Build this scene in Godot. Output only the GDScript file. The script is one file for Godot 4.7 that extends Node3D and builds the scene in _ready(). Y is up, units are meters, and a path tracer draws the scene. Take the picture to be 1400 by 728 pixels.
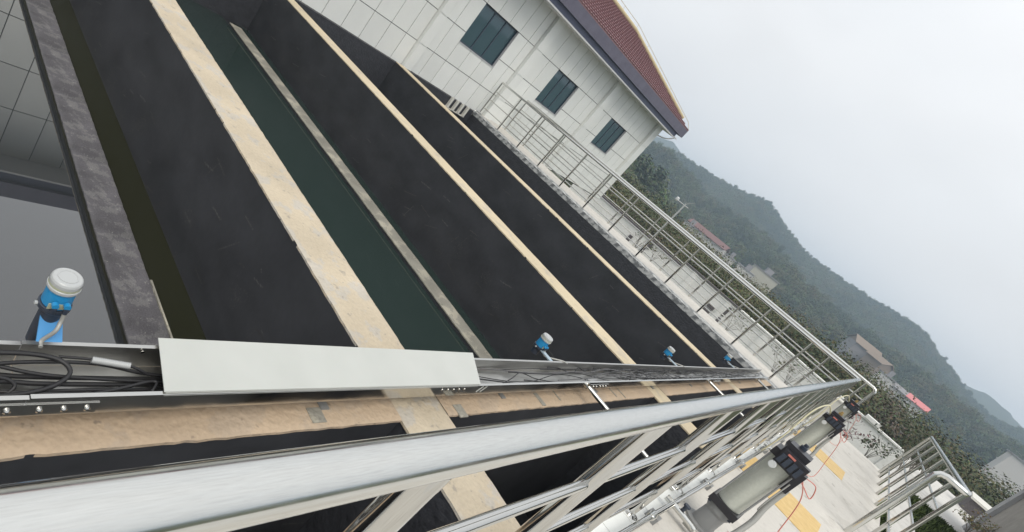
extends Node3D
# A filter tank of a small waterworks seen over its stainless handrail with a tilted camera.
# Layout is kept in tank units (1 unit = 1.4 m): x along the handrail, y towards the building, z up, camera at 0,0,0, wall tops at z = -1.

const S := 1.4
const K := 1.027
var rng := RandomNumberGenerator.new()
var taken := {}
var M := {}


func P(x: float, y: float, z: float) -> Vector3:
	return Vector3(x * S, (z + 1.0) * S, -y * S)


func F(x: float, z: float, out: float = 0.0) -> Vector3:   # a point on the building's front, out = how far in front of it
	return P(x * K, 7.6 - out, z * K)


func lin(r: float, g: float, b: float, a: float = 1.0) -> Color:
	var c := Color(r, g, b).linear_to_srgb()
	c.a = a
	return c


# ---------------------------------------------------------------- mesh helpers
func begin() -> SurfaceTool:
	var st := SurfaceTool.new()
	st.begin(Mesh.PRIMITIVE_TRIANGLES)
	return st


func quad(st: SurfaceTool, a: Vector3, b: Vector3, c: Vector3, d: Vector3) -> void:
	for v in [a, b, c, a, c, d]:
		st.add_vertex(v)


func hexa(st: SurfaceTool, p: Array) -> void:   # 8 corners: bottom 0-3, top 4-7
	st.set_smooth_group(-1)
	quad(st, p[4], p[5], p[6], p[7])
	quad(st, p[3], p[2], p[1], p[0])
	for i in 4:
		var j := (i + 1) % 4
		quad(st, p[i], p[j], p[j + 4], p[i + 4])


func bxm(st: SurfaceTool, a: Vector3, b: Vector3) -> void:   # axis aligned, metres
	var lo := Vector3(minf(a.x, b.x), minf(a.y, b.y), minf(a.z, b.z))
	var hi := Vector3(maxf(a.x, b.x), maxf(a.y, b.y), maxf(a.z, b.z))
	hexa(st, [Vector3(lo.x, lo.y, lo.z), Vector3(lo.x, lo.y, hi.z), Vector3(hi.x, lo.y, hi.z), Vector3(hi.x, lo.y, lo.z),
		Vector3(lo.x, hi.y, lo.z), Vector3(lo.x, hi.y, hi.z), Vector3(hi.x, hi.y, hi.z), Vector3(hi.x, hi.y, lo.z)])


func bx(st: SurfaceTool, x0: float, x1: float, y0: float, y1: float, z0: float, z1: float) -> void:
	bxm(st, P(x0, y0, z0), P(x1, y1, z1))


func prism(st: SurfaceTool, plan: Array, z0: float, z1: float) -> void:   # convex plan in units
	st.set_smooth_group(-1)
	for i in plan.size():
		var p = plan[i]
		var q = plan[(i + 1) % plan.size()]
		quad(st, P(p[0], p[1], z0), P(q[0], q[1], z0), P(q[0], q[1], z1), P(p[0], p[1], z1))
		if i > 0 and i < plan.size() - 1:
			for v in [plan[0], p, q]:
				st.add_vertex(P(v[0], v[1], z1))


func obx(st: SurfaceTool, c: Vector3, size: Vector3, b: Basis) -> void:   # oriented box
	var p := []
	for t in [-0.5, 0.5]:
		for q in [[-0.5, -0.5], [-0.5, 0.5], [0.5, 0.5], [0.5, -0.5]]:
			p.append(c + b * Vector3(q[0] * size.x, t * size.y, q[1] * size.z))
	hexa(st, p)


func tube(st: SurfaceTool, pts: Array, r: float, n: int = 12, caps: bool = true) -> void:
	taper(st, pts, [r], n, caps)


func taper(st: SurfaceTool, pts: Array, rs: Array, n: int = 12, caps: bool = true) -> void:
	var rings := []
	var side := Vector3.ZERO
	for i in pts.size():
		var d: Vector3
		if i == 0:
			d = pts[1] - pts[0]
		elif i == pts.size() - 1:
			d = pts[i] - pts[i - 1]
		else:
			d = (pts[i + 1] - pts[i]).normalized() + (pts[i] - pts[i - 1]).normalized()
		d = d.normalized()
		if side == Vector3.ZERO:
			side = d.cross(Vector3.UP if absf(d.y) < 0.9 else Vector3.RIGHT).normalized()
		side = (side - d * side.dot(d)).normalized()
		var up := side.cross(d)
		var r: float = rs[mini(i, rs.size() - 1)]
		var ring := []
		for k in n:
			var a := TAU * k / n
			ring.append(pts[i] + (side * cos(a) + up * sin(a)) * r)
		rings.append(ring)
	st.set_smooth_group(0)
	for i in rings.size() - 1:
		for k in n:
			var j := (k + 1) % n
			quad(st, rings[i][k], rings[i + 1][k], rings[i + 1][j], rings[i][j])
	if caps:
		st.set_smooth_group(-1)
		for e in [0, rings.size() - 1]:
			for k in n:
				var j := (k + 1) % n
				st.add_vertex(pts[e])
				if e == 0:
					st.add_vertex(rings[e][k]); st.add_vertex(rings[e][j])
				else:
					st.add_vertex(rings[e][j]); st.add_vertex(rings[e][k])


func lathe(st: SurfaceTool, at: Vector3, profile: Array, n: int = 24, b: Basis = Basis.IDENTITY) -> void:   # profile [r, h] up the axis
	for i in profile.size() - 1:
		var p = profile[i]
		var q = profile[i + 1]
		st.set_smooth_group(1 + i % 2 if p.size() > 2 else -1)
		st.set_smooth_group(0 if p.size() > 2 else 1 + i)
		for k in n:
			var a := TAU * k / n
			var c := TAU * (k + 1) / n
			var d0 := Vector3(cos(a), 0, sin(a))
			var d1 := Vector3(cos(c), 0, sin(c))
			var up := Vector3.UP
			quad(st, at + b * (d0 * p[0] + up * p[1]), at + b * (d0 * q[0] + up * q[1]), at + b * (d1 * q[0] + up * q[1]), at + b * (d1 * p[0] + up * p[1]))


func smooth(pts: Array, steps: int = 6) -> Array:
	var out := []
	for i in pts.size() - 1:
		var a: Vector3 = pts[maxi(i - 1, 0)]
		var b: Vector3 = pts[i]
		var c: Vector3 = pts[i + 1]
		var d: Vector3 = pts[mini(i + 2, pts.size() - 1)]
		for k in steps:
			out.append(b.cubic_interpolate(c, a, d, float(k) / steps))
	out.append(pts[-1])
	return out


# ---------------------------------------------------------------- node helpers
func numbered(called: String) -> String:
	if not taken.has(called):
		taken[called] = 0
		return called
	taken[called] += 1
	return "%s_%03d" % [called, taken[called]]


func describe(o: Node, label: String, category: String, group: String = "") -> Node:
	o.set_meta("label", label)
	o.set_meta("category", category)
	if group != "":
		o.set_meta("group", group)
	return o


func thing(called: String, label: String, category: String, at: Vector3, group: String = "") -> Node3D:
	var o := Node3D.new()
	o.name = numbered(called)
	add_child(o)
	o.position = at
	describe(o, label, category, group)
	return o


func commit(st: SurfaceTool, own_normals: bool = false) -> ArrayMesh:
	if not own_normals:
		st.generate_normals()
	return st.commit()


func put(mesh: Mesh, called: String, m: Material, parent: Node3D = self) -> MeshInstance3D:
	var o := MeshInstance3D.new()
	o.mesh = mesh
	o.material_override = m
	o.name = numbered(called) if parent == self else called
	parent.add_child(o, true)
	return o


func part(st: SurfaceTool, called: String, m: Material, parent: Node3D = self) -> MeshInstance3D:   # shapes given in world coordinates
	var o := put(commit(st), called, m, parent)
	var off := Vector3.ZERO
	var n: Node = parent
	while n != self and n is Node3D:
		off += (n as Node3D).position
		n = n.get_parent()
	o.position = -off
	return o


func setting(o: Node) -> Node:
	o.set_meta("kind", "structure")
	return o


func single(st: SurfaceTool, called: String, m: Material, label: String, category: String, group: String = "") -> MeshInstance3D:
	var o := part(st, called, m)
	describe(o, label, category, group)
	return o


func copy(o: Node3D, called: String, at: Vector3, label: String, turn: float = 0.0, scl: float = 1.0) -> Node3D:
	var c: Node3D = o.duplicate()
	c.name = numbered(called)
	add_child(c)
	c.position = at
	c.rotation.y = turn
	c.scale = Vector3.ONE * scl
	if label != "":
		c.set_meta("label", label)
	return c


# ---------------------------------------------------------------- materials
func ntex(seed_: int, freq: float, ramp: Array, size: int = 512, octaves: int = 5) -> NoiseTexture2D:
	var n := FastNoiseLite.new()
	n.seed = seed_
	n.frequency = freq
	n.noise_type = FastNoiseLite.TYPE_SIMPLEX_SMOOTH
	n.fractal_octaves = octaves
	n.fractal_gain = 0.55
	var t := NoiseTexture2D.new()
	t.width = size
	t.height = size
	t.seamless = true
	t.noise = n
	var g := Gradient.new()
	var offs := PackedFloat32Array()
	var cols := PackedColorArray()
	for e in ramp:
		offs.append(e[0]); cols.append(e[1])
	g.offsets = offs
	g.colors = cols
	t.color_ramp = g
	return t


func nbump(seed_: int, freq: float, strength: float, size: int = 512) -> NoiseTexture2D:
	var n := FastNoiseLite.new()
	n.seed = seed_
	n.frequency = freq
	n.fractal_octaves = 5
	var t := NoiseTexture2D.new()
	t.width = size
	t.height = size
	t.seamless = true
	t.as_normal_map = true
	t.bump_strength = strength
	t.noise = n
	return t


func plain(c: Color, rough: float, metal: float = 0.0, spec: float = 0.5) -> StandardMaterial3D:
	var m := StandardMaterial3D.new()
	m.albedo_color = c
	m.roughness = rough
	m.metallic = metal
	m.metallic_specular = spec
	return m


func grain(seed_: int, freq: float, metres: float, ramp: Array, rough: float, bump: float = 0.0, metal: float = 0.0) -> StandardMaterial3D:
	var m := plain(Color.WHITE, rough, metal)
	m.albedo_texture = ntex(seed_, freq, ramp)
	if bump > 0.0:
		m.normal_enabled = true
		m.normal_texture = nbump(seed_ + 7, freq * 2.5, bump)
	m.uv1_triplanar = true
	m.uv1_world_triplanar = true
	m.uv1_scale = Vector3.ONE / metres
	return m


func worn(seed_: int, metres: float, base: Color, patch: Color, stain: Color, rough: float, bump: float, share: float = 0.62, tone: float = 0.16, size: int = 512) -> StandardMaterial3D:
	# three scales at once: broad tone, patches of another colour with ragged outlines, fine sand grain and pits (linear colours)
	var layers := []
	for e in [[0.004, 3], [0.011, 6], [0.12, 3], [0.035, 5]]:
		var n := FastNoiseLite.new()
		n.seed = seed_ + layers.size() * 13
		n.frequency = e[0]
		n.fractal_octaves = e[1]
		n.fractal_gain = 0.6
		layers.append(n.get_seamless_image(size, size))
	var im := Image.create(size, size, false, Image.FORMAT_RGB8)
	for y in size:
		for x in size:
			var a: float = layers[0].get_pixel(x, y).r - 0.5
			var b: float = layers[1].get_pixel(x, y).r
			var g: float = layers[2].get_pixel(x, y).r - 0.5
			var d: float = layers[3].get_pixel(x, y).r
			var c := base.lerp(patch, smoothstep(share, share + 0.14, b + a * 0.25 + g * 0.15))
			c = c.lerp(stain, 0.75 * smoothstep(0.76, 0.9, d + g * 0.2))
			var k := 1.0 + a * tone * 1.6 + g * tone
			im.set_pixel(x, y, Color(c.r * k, c.g * k, c.b * k).linear_to_srgb())
	im.generate_mipmaps()
	var m := plain(Color.WHITE, rough)
	m.albedo_texture = ImageTexture.create_from_image(im)
	if bump > 0.0:
		m.normal_enabled = true
		m.normal_texture = nbump(seed_ + 7, 0.08, bump)
	m.uv1_triplanar = true
	m.uv1_world_triplanar = true
	m.uv1_scale = Vector3.ONE / metres
	return m


func metal(seed_: int, base: float, rlo: float, rhi: float, metres: float) -> StandardMaterial3D:
	var m := plain(lin(base, base * 0.99, base * 0.95), 1.0, 1.0)
	m.roughness_texture = ntex(seed_, 0.02, [[0.2, Color(rlo, rlo, rlo)], [0.8, Color(rhi, rhi, rhi)]], 256)
	m.uv1_triplanar = true
	m.uv1_world_triplanar = true
	m.uv1_scale = Vector3.ONE / metres
	return m


func scuffed(seed_: int) -> StandardMaterial3D:   # black bitumen coating with pale scratches and drips: a print laid along one face
	var r := RandomNumberGenerator.new()
	r.seed = seed_
	var n := FastNoiseLite.new()
	n.seed = seed_
	n.frequency = 0.012
	n.fractal_octaves = 5
	var w := 1536
	var h := 192
	var im := Image.create(w, h, false, Image.FORMAT_RGB8)
	for y in h:
		for x in w:
			var v := 0.037 + 0.014 * n.get_noise_2d(x * 0.7, y * 1.6) + 0.004 * n.get_noise_2d(x * 9.0, y * 9.0)
			v = maxf(v, 0.003)
			im.set_pixel(x, y, Color(v, v * 1.04, v * 1.18).linear_to_srgb())
	for k in 110:
		var p := Vector2(r.randf() * w, r.randf_range(0.1, 1.0) * h)
		var a := r.randfn(0.12, 0.1) if r.randf() < 0.85 else r.randf_range(0.6, 1.4)
		var l := r.randf_range(5, 40)
		var s := r.randf_range(0.05, 0.13)
		for i in int(l):
			var q := p + Vector2(cos(a), sin(a)) * i + Vector2(0.0, r.randf_range(-0.25, 0.25))
			if q.x > 0 and q.y > 0 and q.x < w and q.y < h and r.randf() < 0.92:
				var t := s * r.randf_range(0.55, 1.0)
				im.set_pixelv(Vector2i(q), Color(t, t, t * 0.98).linear_to_srgb())
	for k in 60:   # smears
		var p := Vector2(r.randf() * w, r.randf_range(0.3, 1.0) * h)
		for i in 70:
			var q := p + Vector2(r.randfn(0, 9), r.randfn(0, 5))
			if q.x > 0 and q.y > 0 and q.x < w and q.y < h:
				var t := r.randf_range(0.04, 0.07)
				im.set_pixelv(Vector2i(q), Color(t, t, t).linear_to_srgb())
	im.generate_mipmaps()
	var m := plain(Color.WHITE, 0.5, 0.0, 0.45)
	m.albedo_texture = ImageTexture.create_from_image(im)
	return m


func make_materials() -> void:
	M.sand = worn(3, 1.8, Color(0.5, 0.43, 0.325), Color(0.45, 0.415, 0.36), Color(0.3, 0.27, 0.23), 0.92, 1.6, 0.56)
	M.sand_yellow = worn(4, 2.3, Color(0.55, 0.47, 0.33), Color(0.48, 0.42, 0.32), Color(0.34, 0.29, 0.2), 0.92, 1.4, 0.62, 0.12)
	M.sand_brown = worn(5, 1.6, Color(0.47, 0.365, 0.26), Color(0.42, 0.335, 0.25), Color(0.2, 0.165, 0.13), 0.92, 1.5, 0.58)
	M.coat = grain(9, 0.02, 1.5, [[0.0, lin(0.026, 0.027, 0.032)], [1.0, lin(0.044, 0.046, 0.054)]], 0.6, 1.5)
	M.partition = worn(12, 0.9, Color(0.095, 0.091, 0.1), Color(0.135, 0.132, 0.135), Color(0.27, 0.27, 0.25), 0.9, 2.0, 0.56, 0.4)
	M.partition_pale = worn(13, 1.5, Color(0.26, 0.25, 0.215), Color(0.36, 0.34, 0.28), Color(0.12, 0.12, 0.1), 0.9, 2.0, 0.55, 0.25)
	M.algae = grain(14, 0.02, 1.2, [[0.0, lin(0.012, 0.012, 0.008)], [1.0, lin(0.03, 0.029, 0.014)]], 0.7)
	M.speckle = grain(15, 0.012, 1.1, [[0.0, lin(0.12, 0.125, 0.13)], [0.38, lin(0.2, 0.21, 0.215)], [0.5, lin(0.4, 0.41, 0.41)], [1.0, lin(0.58, 0.58, 0.57)]], 0.9, 4.0)
	M.water = plain(lin(0.026, 0.029, 0.032), 0.0, 0.0, 1.0)
	M.water_green = plain(lin(0.02, 0.034, 0.0305), 0.02, 0.0, 0.75)
	M.water_olive = plain(lin(0.02, 0.021, 0.011), 0.03, 0.0, 0.5)
	M.water.clearcoat_enabled = true
	M.water.clearcoat = 1.0
	M.water.clearcoat_roughness = 0.0
	M.pave = worn(21, 3.6, Color(0.55, 0.53, 0.49), Color(0.49, 0.47, 0.43), Color(0.33, 0.31, 0.28), 0.75, 0.6, 0.6, 0.1)
	M.yard = worn(22, 5.2, Color(0.57, 0.56, 0.535), Color(0.5, 0.49, 0.46), Color(0.34, 0.33, 0.31), 0.8, 0.6, 0.6, 0.1)
	M.white_paint = worn(24, 6.0, Color(0.8, 0.795, 0.775), Color(0.75, 0.745, 0.72), Color(0.55, 0.54, 0.5), 0.8, 0.5, 0.6, 0.06)
	M.yellow = grain(23, 0.02, 1.0, [[0.0, lin(0.55, 0.38, 0.15)], [0.6, lin(0.62, 0.44, 0.18)], [1.0, lin(0.66, 0.5, 0.25)]], 0.6)
	M.tiles = []
	for i in 5:
		var t: float = 0.73 + 0.012 * i
		M.tiles.append(grain(30 + i, 0.006, 2.5, [[0.0, lin(t - 0.025, t - 0.01, t - 0.03)], [1.0, lin(t + 0.015, t + 0.03, t + 0.005)]], 0.42))
	M.joint = plain(lin(0.07, 0.08, 0.08), 0.9)
	M.wall_plain = grain(37, 0.01, 3.0, [[0.0, lin(0.6, 0.61, 0.59)], [1.0, lin(0.7, 0.7, 0.68)]], 0.7)
	M.glass = plain(lin(0.04, 0.082, 0.1), 0.03, 0.0, 0.7)
	M.frame = plain(lin(0.045, 0.065, 0.09), 0.4, 0.2)
	M.frame_white = plain(lin(0.5, 0.5, 0.52), 0.5)
	M.soffit = plain(lin(0.7, 0.7, 0.7), 0.8)
	M.fascia = grain(38, 0.01, 2.0, [[0.0, lin(0.1, 0.095, 0.135)], [1.0, lin(0.13, 0.125, 0.17)]], 0.55)
	M.fascia_low = plain(lin(0.06, 0.07, 0.12), 0.5)
	M.roof = grain(39, 0.03, 2.0, [[0.0, lin(0.2, 0.11, 0.12)], [0.5, lin(0.27, 0.15, 0.16)], [1.0, lin(0.34, 0.2, 0.205)]], 0.75)
	M.ridge = plain(lin(0.5, 0.42, 0.26), 0.8)
	M.steel = metal(41, 0.6, 0.04, 0.09, 2.0)
	M.steel_worn = metal(42, 0.74, 0.1, 0.22, 0.35)
	M.steel_worn.albedo_color = Color.WHITE
	M.steel_worn.albedo_texture = ntex(142, 0.03, [[0.0, lin(0.6, 0.6, 0.575)], [0.4, lin(0.66, 0.66, 0.635)], [0.7, lin(0.68, 0.68, 0.655)], [1.0, lin(0.72, 0.72, 0.7)]], 512, 6)
	M.steel_worn.uv1_scale = Vector3(1.5, 30.0, 30.0)   # brushed along the rail
	M.galv = metal(43, 0.58, 0.1, 0.18, 2.0)
	M.galv_dull = metal(45, 0.55, 0.3, 0.42, 1.0)
	M.cover = grain(44, 0.006, 0.9, [[0.0, lin(0.46, 0.475, 0.45)], [1.0, lin(0.5, 0.515, 0.49)]], 0.38)
	M.cable = plain(lin(0.016, 0.016, 0.018), 0.5)
	M.cable_grey = plain(lin(0.1, 0.1, 0.105), 0.5)
	M.hose = plain(lin(0.36, 0.36, 0.34), 0.45, 0.3)
	M.hose_cream = plain(lin(0.55, 0.52, 0.36), 0.5)
	M.red = plain(lin(0.6, 0.2, 0.16), 0.4)
	M.blue = plain(lin(0.02, 0.24, 0.5), 0.35)
	M.blue_arm = plain(lin(0.06, 0.26, 0.55), 0.4)
	M.arm_steel = plain(lin(0.42, 0.52, 0.6), 0.35, 0.4)
	M.cap = plain(lin(0.42, 0.435, 0.44), 0.2)
	M.rim_dark = plain(lin(0.03, 0.04, 0.06), 0.4)
	M.plate_label = plain(lin(0.4, 0.42, 0.3), 0.5)
	M.black = plain(lin(0.018, 0.017, 0.022), 0.4)
	M.barrel = grain(46, 0.03, 0.4, [[0.0, lin(0.46, 0.475, 0.42)], [1.0, lin(0.54, 0.555, 0.5)]], 0.26, 0.0, 0.12)
	M.pedestal = plain(lin(0.26, 0.265, 0.265), 0.55, 0.2)
	M.brass = plain(lin(0.5, 0.34, 0.14), 0.35, 0.8)
	M.gauge = plain(lin(0.6, 0.62, 0.62), 0.3)
	M.white_box = plain(lin(0.62, 0.61, 0.56), 0.5)
	M.grey_render = grain(47, 0.01, 2.0, [[0.0, lin(0.25, 0.235, 0.215)], [1.0, lin(0.33, 0.31, 0.285)]], 0.85)
	M.grey_column = grain(48, 0.01, 2.0, [[0.0, lin(0.3, 0.3, 0.31)], [1.0, lin(0.37, 0.37, 0.375)]], 0.85)
	M.mat_dark = grain(49, 0.03, 1.0, [[0.0, lin(0.08, 0.07, 0.075)], [1.0, lin(0.14, 0.13, 0.13)]], 0.9)
	M.grass = grain(50, 0.03, 1.5, [[0.0, lin(0.08, 0.11, 0.035)], [1.0, lin(0.13, 0.17, 0.055)]], 0.95)
	M.soil = grain(51, 0.02, 12.0, [[0.0, lin(0.03, 0.04, 0.018)], [0.6, lin(0.06, 0.07, 0.03)], [1.0, lin(0.12, 0.1, 0.06)]], 0.95)
	M.bark = plain(lin(0.17, 0.15, 0.125), 0.9)
	var lf := plain(Color.WHITE, 0.7, 0.0, 0.3)
	lf.vertex_color_use_as_albedo = true
	lf.backlight_enabled = true
	lf.backlight = Color(0.25, 0.3, 0.12)
	M.leaf = lf
	M.far_wood = grain(53, 0.02, 90.0, [[0.0, lin(0.03, 0.045, 0.028)], [1.0, lin(0.07, 0.085, 0.045)]], 0.95)
	M.house_white = plain(lin(0.55, 0.53, 0.51), 0.85)
	M.house_cream = plain(lin(0.42, 0.4, 0.33), 0.85)
	M.house_dark = plain(lin(0.05, 0.055, 0.065), 0.5)
	M.house_red = plain(lin(0.17, 0.09, 0.085), 0.85)
	M.house_tan = plain(lin(0.22, 0.17, 0.13), 0.85)
	M.house_grey = plain(lin(0.25, 0.24, 0.25), 0.85)
	M.house_pink = plain(lin(0.6, 0.2, 0.2), 0.7)


# ---------------------------------------------------------------- tank
func rough_top(x0: float, x1: float, y0: float, y1: float, z: float, seed_: int, along_y: bool, thick: float = 0.009) -> ArrayMesh:
	# a cast concrete top with wandering, chipped arrises (units in, metres out)
	var n := FastNoiseLite.new()
	n.seed = seed_
	n.frequency = 1.1
	n.fractal_octaves = 4
	var chip := FastNoiseLite.new()
	chip.seed = seed_ + 50
	chip.frequency = 2.2
	var length := (y1 - y0) if along_y else (x1 - x0)
	var width := (x1 - x0) if along_y else (y1 - y0)
	var seg := int(maxf(6.0, length / 0.025))
	var cross := [0.0, 0.035, 0.12, 0.35, 0.65, 0.88, 0.965, 1.0]
	var rows := []
	for i in seg + 1:
		var l := float(i) / seg * length
		var row := []
		for k in cross.size():
			var c: float = cross[k]
			var u := c * width
			var h := 0.0012 * n.get_noise_2d(l * 8.0, u * 8.0 + 3.0)
			var edge := 1.0 if (k == 0 or k == cross.size() - 1) else 0.0
			if edge > 0.0:
				h -= 0.002 + 0.003 * maxf(0.0, n.get_noise_2d(l * 14.0, c * 90.0))
				var j := 0.0035 * n.get_noise_2d(l * 30.0, c * 40.0) - 0.02 * maxf(0.0, chip.get_noise_2d(l * 5.0, c * 70.0) - 0.45)
				u += -j if k == 0 else j
			if i == 0 or i == seg:
				h -= 0.0
			if along_y:
				row.append(P(x0 + u, y0 + l, z + h))
			else:
				row.append(P(x0 + l, y0 + u, z + h))
		rows.append(row)
	var st := begin()
	st.set_smooth_group(0)
	for i in seg:
		for k in cross.size() - 1:
			quad(st, rows[i][k], rows[i][k + 1], rows[i + 1][k + 1], rows[i + 1][k])
	st.set_smooth_group(2)
	var down := Vector3(0, -thick * S, 0)
	for i in seg:
		for k in [0, cross.size() - 1]:
			quad(st, rows[i][k], rows[i + 1][k], rows[i + 1][k] + down, rows[i][k] + down)
	return commit(st)


func coat_face(p: Vector3, q: Vector3, z0: float, z1: float) -> ArrayMesh:   # one coated face from p to q (world), its print laid along it
	var st := begin()
	var a := Vector3(p.x, (z0 + 1) * S, p.z)
	var b := Vector3(q.x, (z0 + 1) * S, q.z)
	var c := Vector3(q.x, (z1 + 1) * S, q.z)
	var d := Vector3(p.x, (z1 + 1) * S, p.z)
	var vs := [[a, Vector2(0, 1)], [b, Vector2(1, 1)], [c, Vector2(1, 0)], [a, Vector2(0, 1)], [c, Vector2(1, 0)], [d, Vector2(0, 0)]]
	for v in vs:
		st.set_uv(v[1])
		st.add_vertex(v[0])
	return commit(st)


func tank_wall(x0: float, x1: float, seed_: int, sand: Material, label: String) -> void:
	var t := thing("tank_wall", label, "wall", P((x0 + x1) / 2, 3.8, -2.3), "walls between the tank bays")
	var st := begin()
	bx(st, x0 + 0.004, x1 - 0.004, 0.175, 7.45, -2.3, -1.004)
	part(st, "body", M.coat, t)
	var o := put(rough_top(x0, x1, 0.175, 7.45, -1.0, seed_, true), "coping", sand, t)
	o.position = -t.position
	o = put(coat_face(P(x0 + 0.0015, 0.9, 0), P(x0 + 0.0015, 7.45, 0), -2.2, -1.003), "coating", scuffed(seed_), t)
	o.position = -t.position


func build_tank() -> void:
	tank_wall(1.41, 1.66, 101, M.sand, "wide sand-coloured tank wall with grey worn left edge, next to the white tray cover")
	tank_wall(3.96, 4.20, 103, M.sand_yellow, "straight yellow-beige tank wall between the second and third blue sensors")
	tank_wall(6.45, 6.66, 105, M.sand_yellow, "thin yellow-beige tank wall between the third and fourth blue sensors")
	# outer wall under the fence
	var t := thing("tank_wall", "outer tank wall with speckled grey-white top band below the cross fence", "wall", P(8.95, 3.8, -2.3))
	var st := begin()
	bx(st, 8.804, 9.096, 0.175, 7.45, -2.3, -1.075)
	part(st, "body", M.coat, t)
	st = begin()
	bx(st, 8.8, 9.1, 0.175, 7.45, -1.075, -1.0)
	part(st, "coping", M.speckle, t)
	# end wall by the building
	t = thing("tank_wall", "black coated end wall of the tank along the foot of the tiled building", "wall", P(4, 7.53, -2.3))
	st = begin()
	bx(st, -3.5, 9.1, 7.452, 7.588, -2.3, -1.022)
	part(st, "body", M.coat, t)
	var o := put(rough_top(-3.5, 9.1, 7.45, 7.588, -1.018, 131, false), "coping", M.coat, t)
	o.position = -t.position
	# wall below the cable tray, in lengths between the cross walls
	t = thing("tank_wall", "brown-beige wall top running below the metal cable tray", "wall", P(3.0, 0.78, -2.3))
	var spans := [[-3.5, 1.41], [1.66, 3.96], [4.2, 6.45], [6.66, 8.8]]
	for i in 4:
		st = begin()
		bx(st, spans[i][0], spans[i][1], 0.665, 0.895, -2.3, -1.004)
		part(st, "body", M.coat, t)
		o = put(rough_top(spans[i][0], spans[i][1], 0.66, 0.9, -1.0, 140 + i, false), "coping", M.sand_brown, t)
		o.position = -t.position
		o = put(coat_face(P(spans[i][0], 0.6625, 0), P(spans[i][1], 0.6625, 0), -2.2, -1.003), "coating", M.scuff_near, t)
		o.position = -t.position
	# patches of bare grey mortar left by removed brackets on the wall top
	for a in [[2.375, 0.70, 0.035, 0.07], [1.72, 0.675, 0.05, 0.055], [2.58, 0.715, 0.012, 0.06], [1.05, 0.70, 0.05, 0.05], [3.3, 0.71, 0.015, 0.06], [3.42, 0.70, 0.012, 0.07]]:
		st = begin()
		bx(st, a[0], a[0] + a[2], a[1] - a[3] / 2, a[1] + a[3] / 2, -1.003, -0.998)
		part(st, "mortar_patch", M.partition_pale, t)
	# partitions at water level
	t = thing("partition_wall", "dark mottled concrete partition at water level below the nearest blue sensor", "wall", P(1.115, 4, -2.3))
	st = begin()
	bx(st, 1.034, 1.206, 0.9, 7.45, -2.3, -1.666)
	part(st, "body", M.algae, t)
	o = put(rough_top(1.03, 1.21, 0.9, 7.45, -1.66, 151, true), "coping", M.partition, t)
	o.position = -t.position
	st = begin()
	bx(st, 1.21, 1.219, 0.9, 1.95, -1.74, -1.655)
	part(st, "edge_strip", M.partition_pale, t)
	t = thing("partition_wall", "narrow pale grey concrete partition standing in the green water", "wall", P(3.66, 4, -2.3))
	st = begin()
	bx(st, 3.579, 3.748, 0.9, 7.2, -2.3, -1.666)
	part(st, "body", M.coat, t)
	o = put(rough_top(3.575, 3.752, 0.9, 7.2, -1.66, 152, true), "coping", M.partition_pale, t)
	o.position = -t.position
	# tank bed and water
	st = begin()
	bx(st, -3.5, 9.1, 0.17, 7.6, -2.45, -2.3)
	setting(part(st, "tank_bed", M.coat))
	st = begin()
	bx(st, -3.5, 1.034, 0.9, 7.45, -2.2, -1.70)
	setting(part(st, "water", M.water))
	st = begin()
	bx(st, 1.206, 1.414, 0.9, 7.45, -2.2, -1.70)
	setting(part(st, "water", M.water_olive))
	st = begin()
	bx(st, 1.656, 3.579, 0.9, 7.45, -2.2, -1.70)
	setting(part(st, "water", M.water_green))
	st = begin()
	bx(st, 3.748, 3.964, 0.9, 7.45, -2.2, -1.702)
	setting(part(st, "water", M.water_green))
	st = begin()
	bx(st, 4.196, 6.454, 0.9, 7.45, -2.2, -1.70)
	setting(part(st, "water", M.water_green))
	st = begin()
	bx(st, 6.656, 8.804, 0.9, 7.45, -2.2, -1.70)
	setting(part(st, "water", M.water_green))
	# white slatted grille standing at the end of the last bay
	t = thing("slatted_grille", "small white slatted grille on the tank end wall beside the fence", "grille", P(8.3, 7.45, -1.05))
	for k in 4:
		st = begin()
		bx(st, 8.02 + 0.17 * k, 8.07 + 0.17 * k, 7.40, 7.448, -1.2, -1.0)
		part(st, "slat", M.white_box, t)
	st = begin()
	bx(st, 8.0, 8.6, 7.41, 7.448, -1.215, -1.2)
	part(st, "bottom_rail", M.white_box, t)


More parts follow.
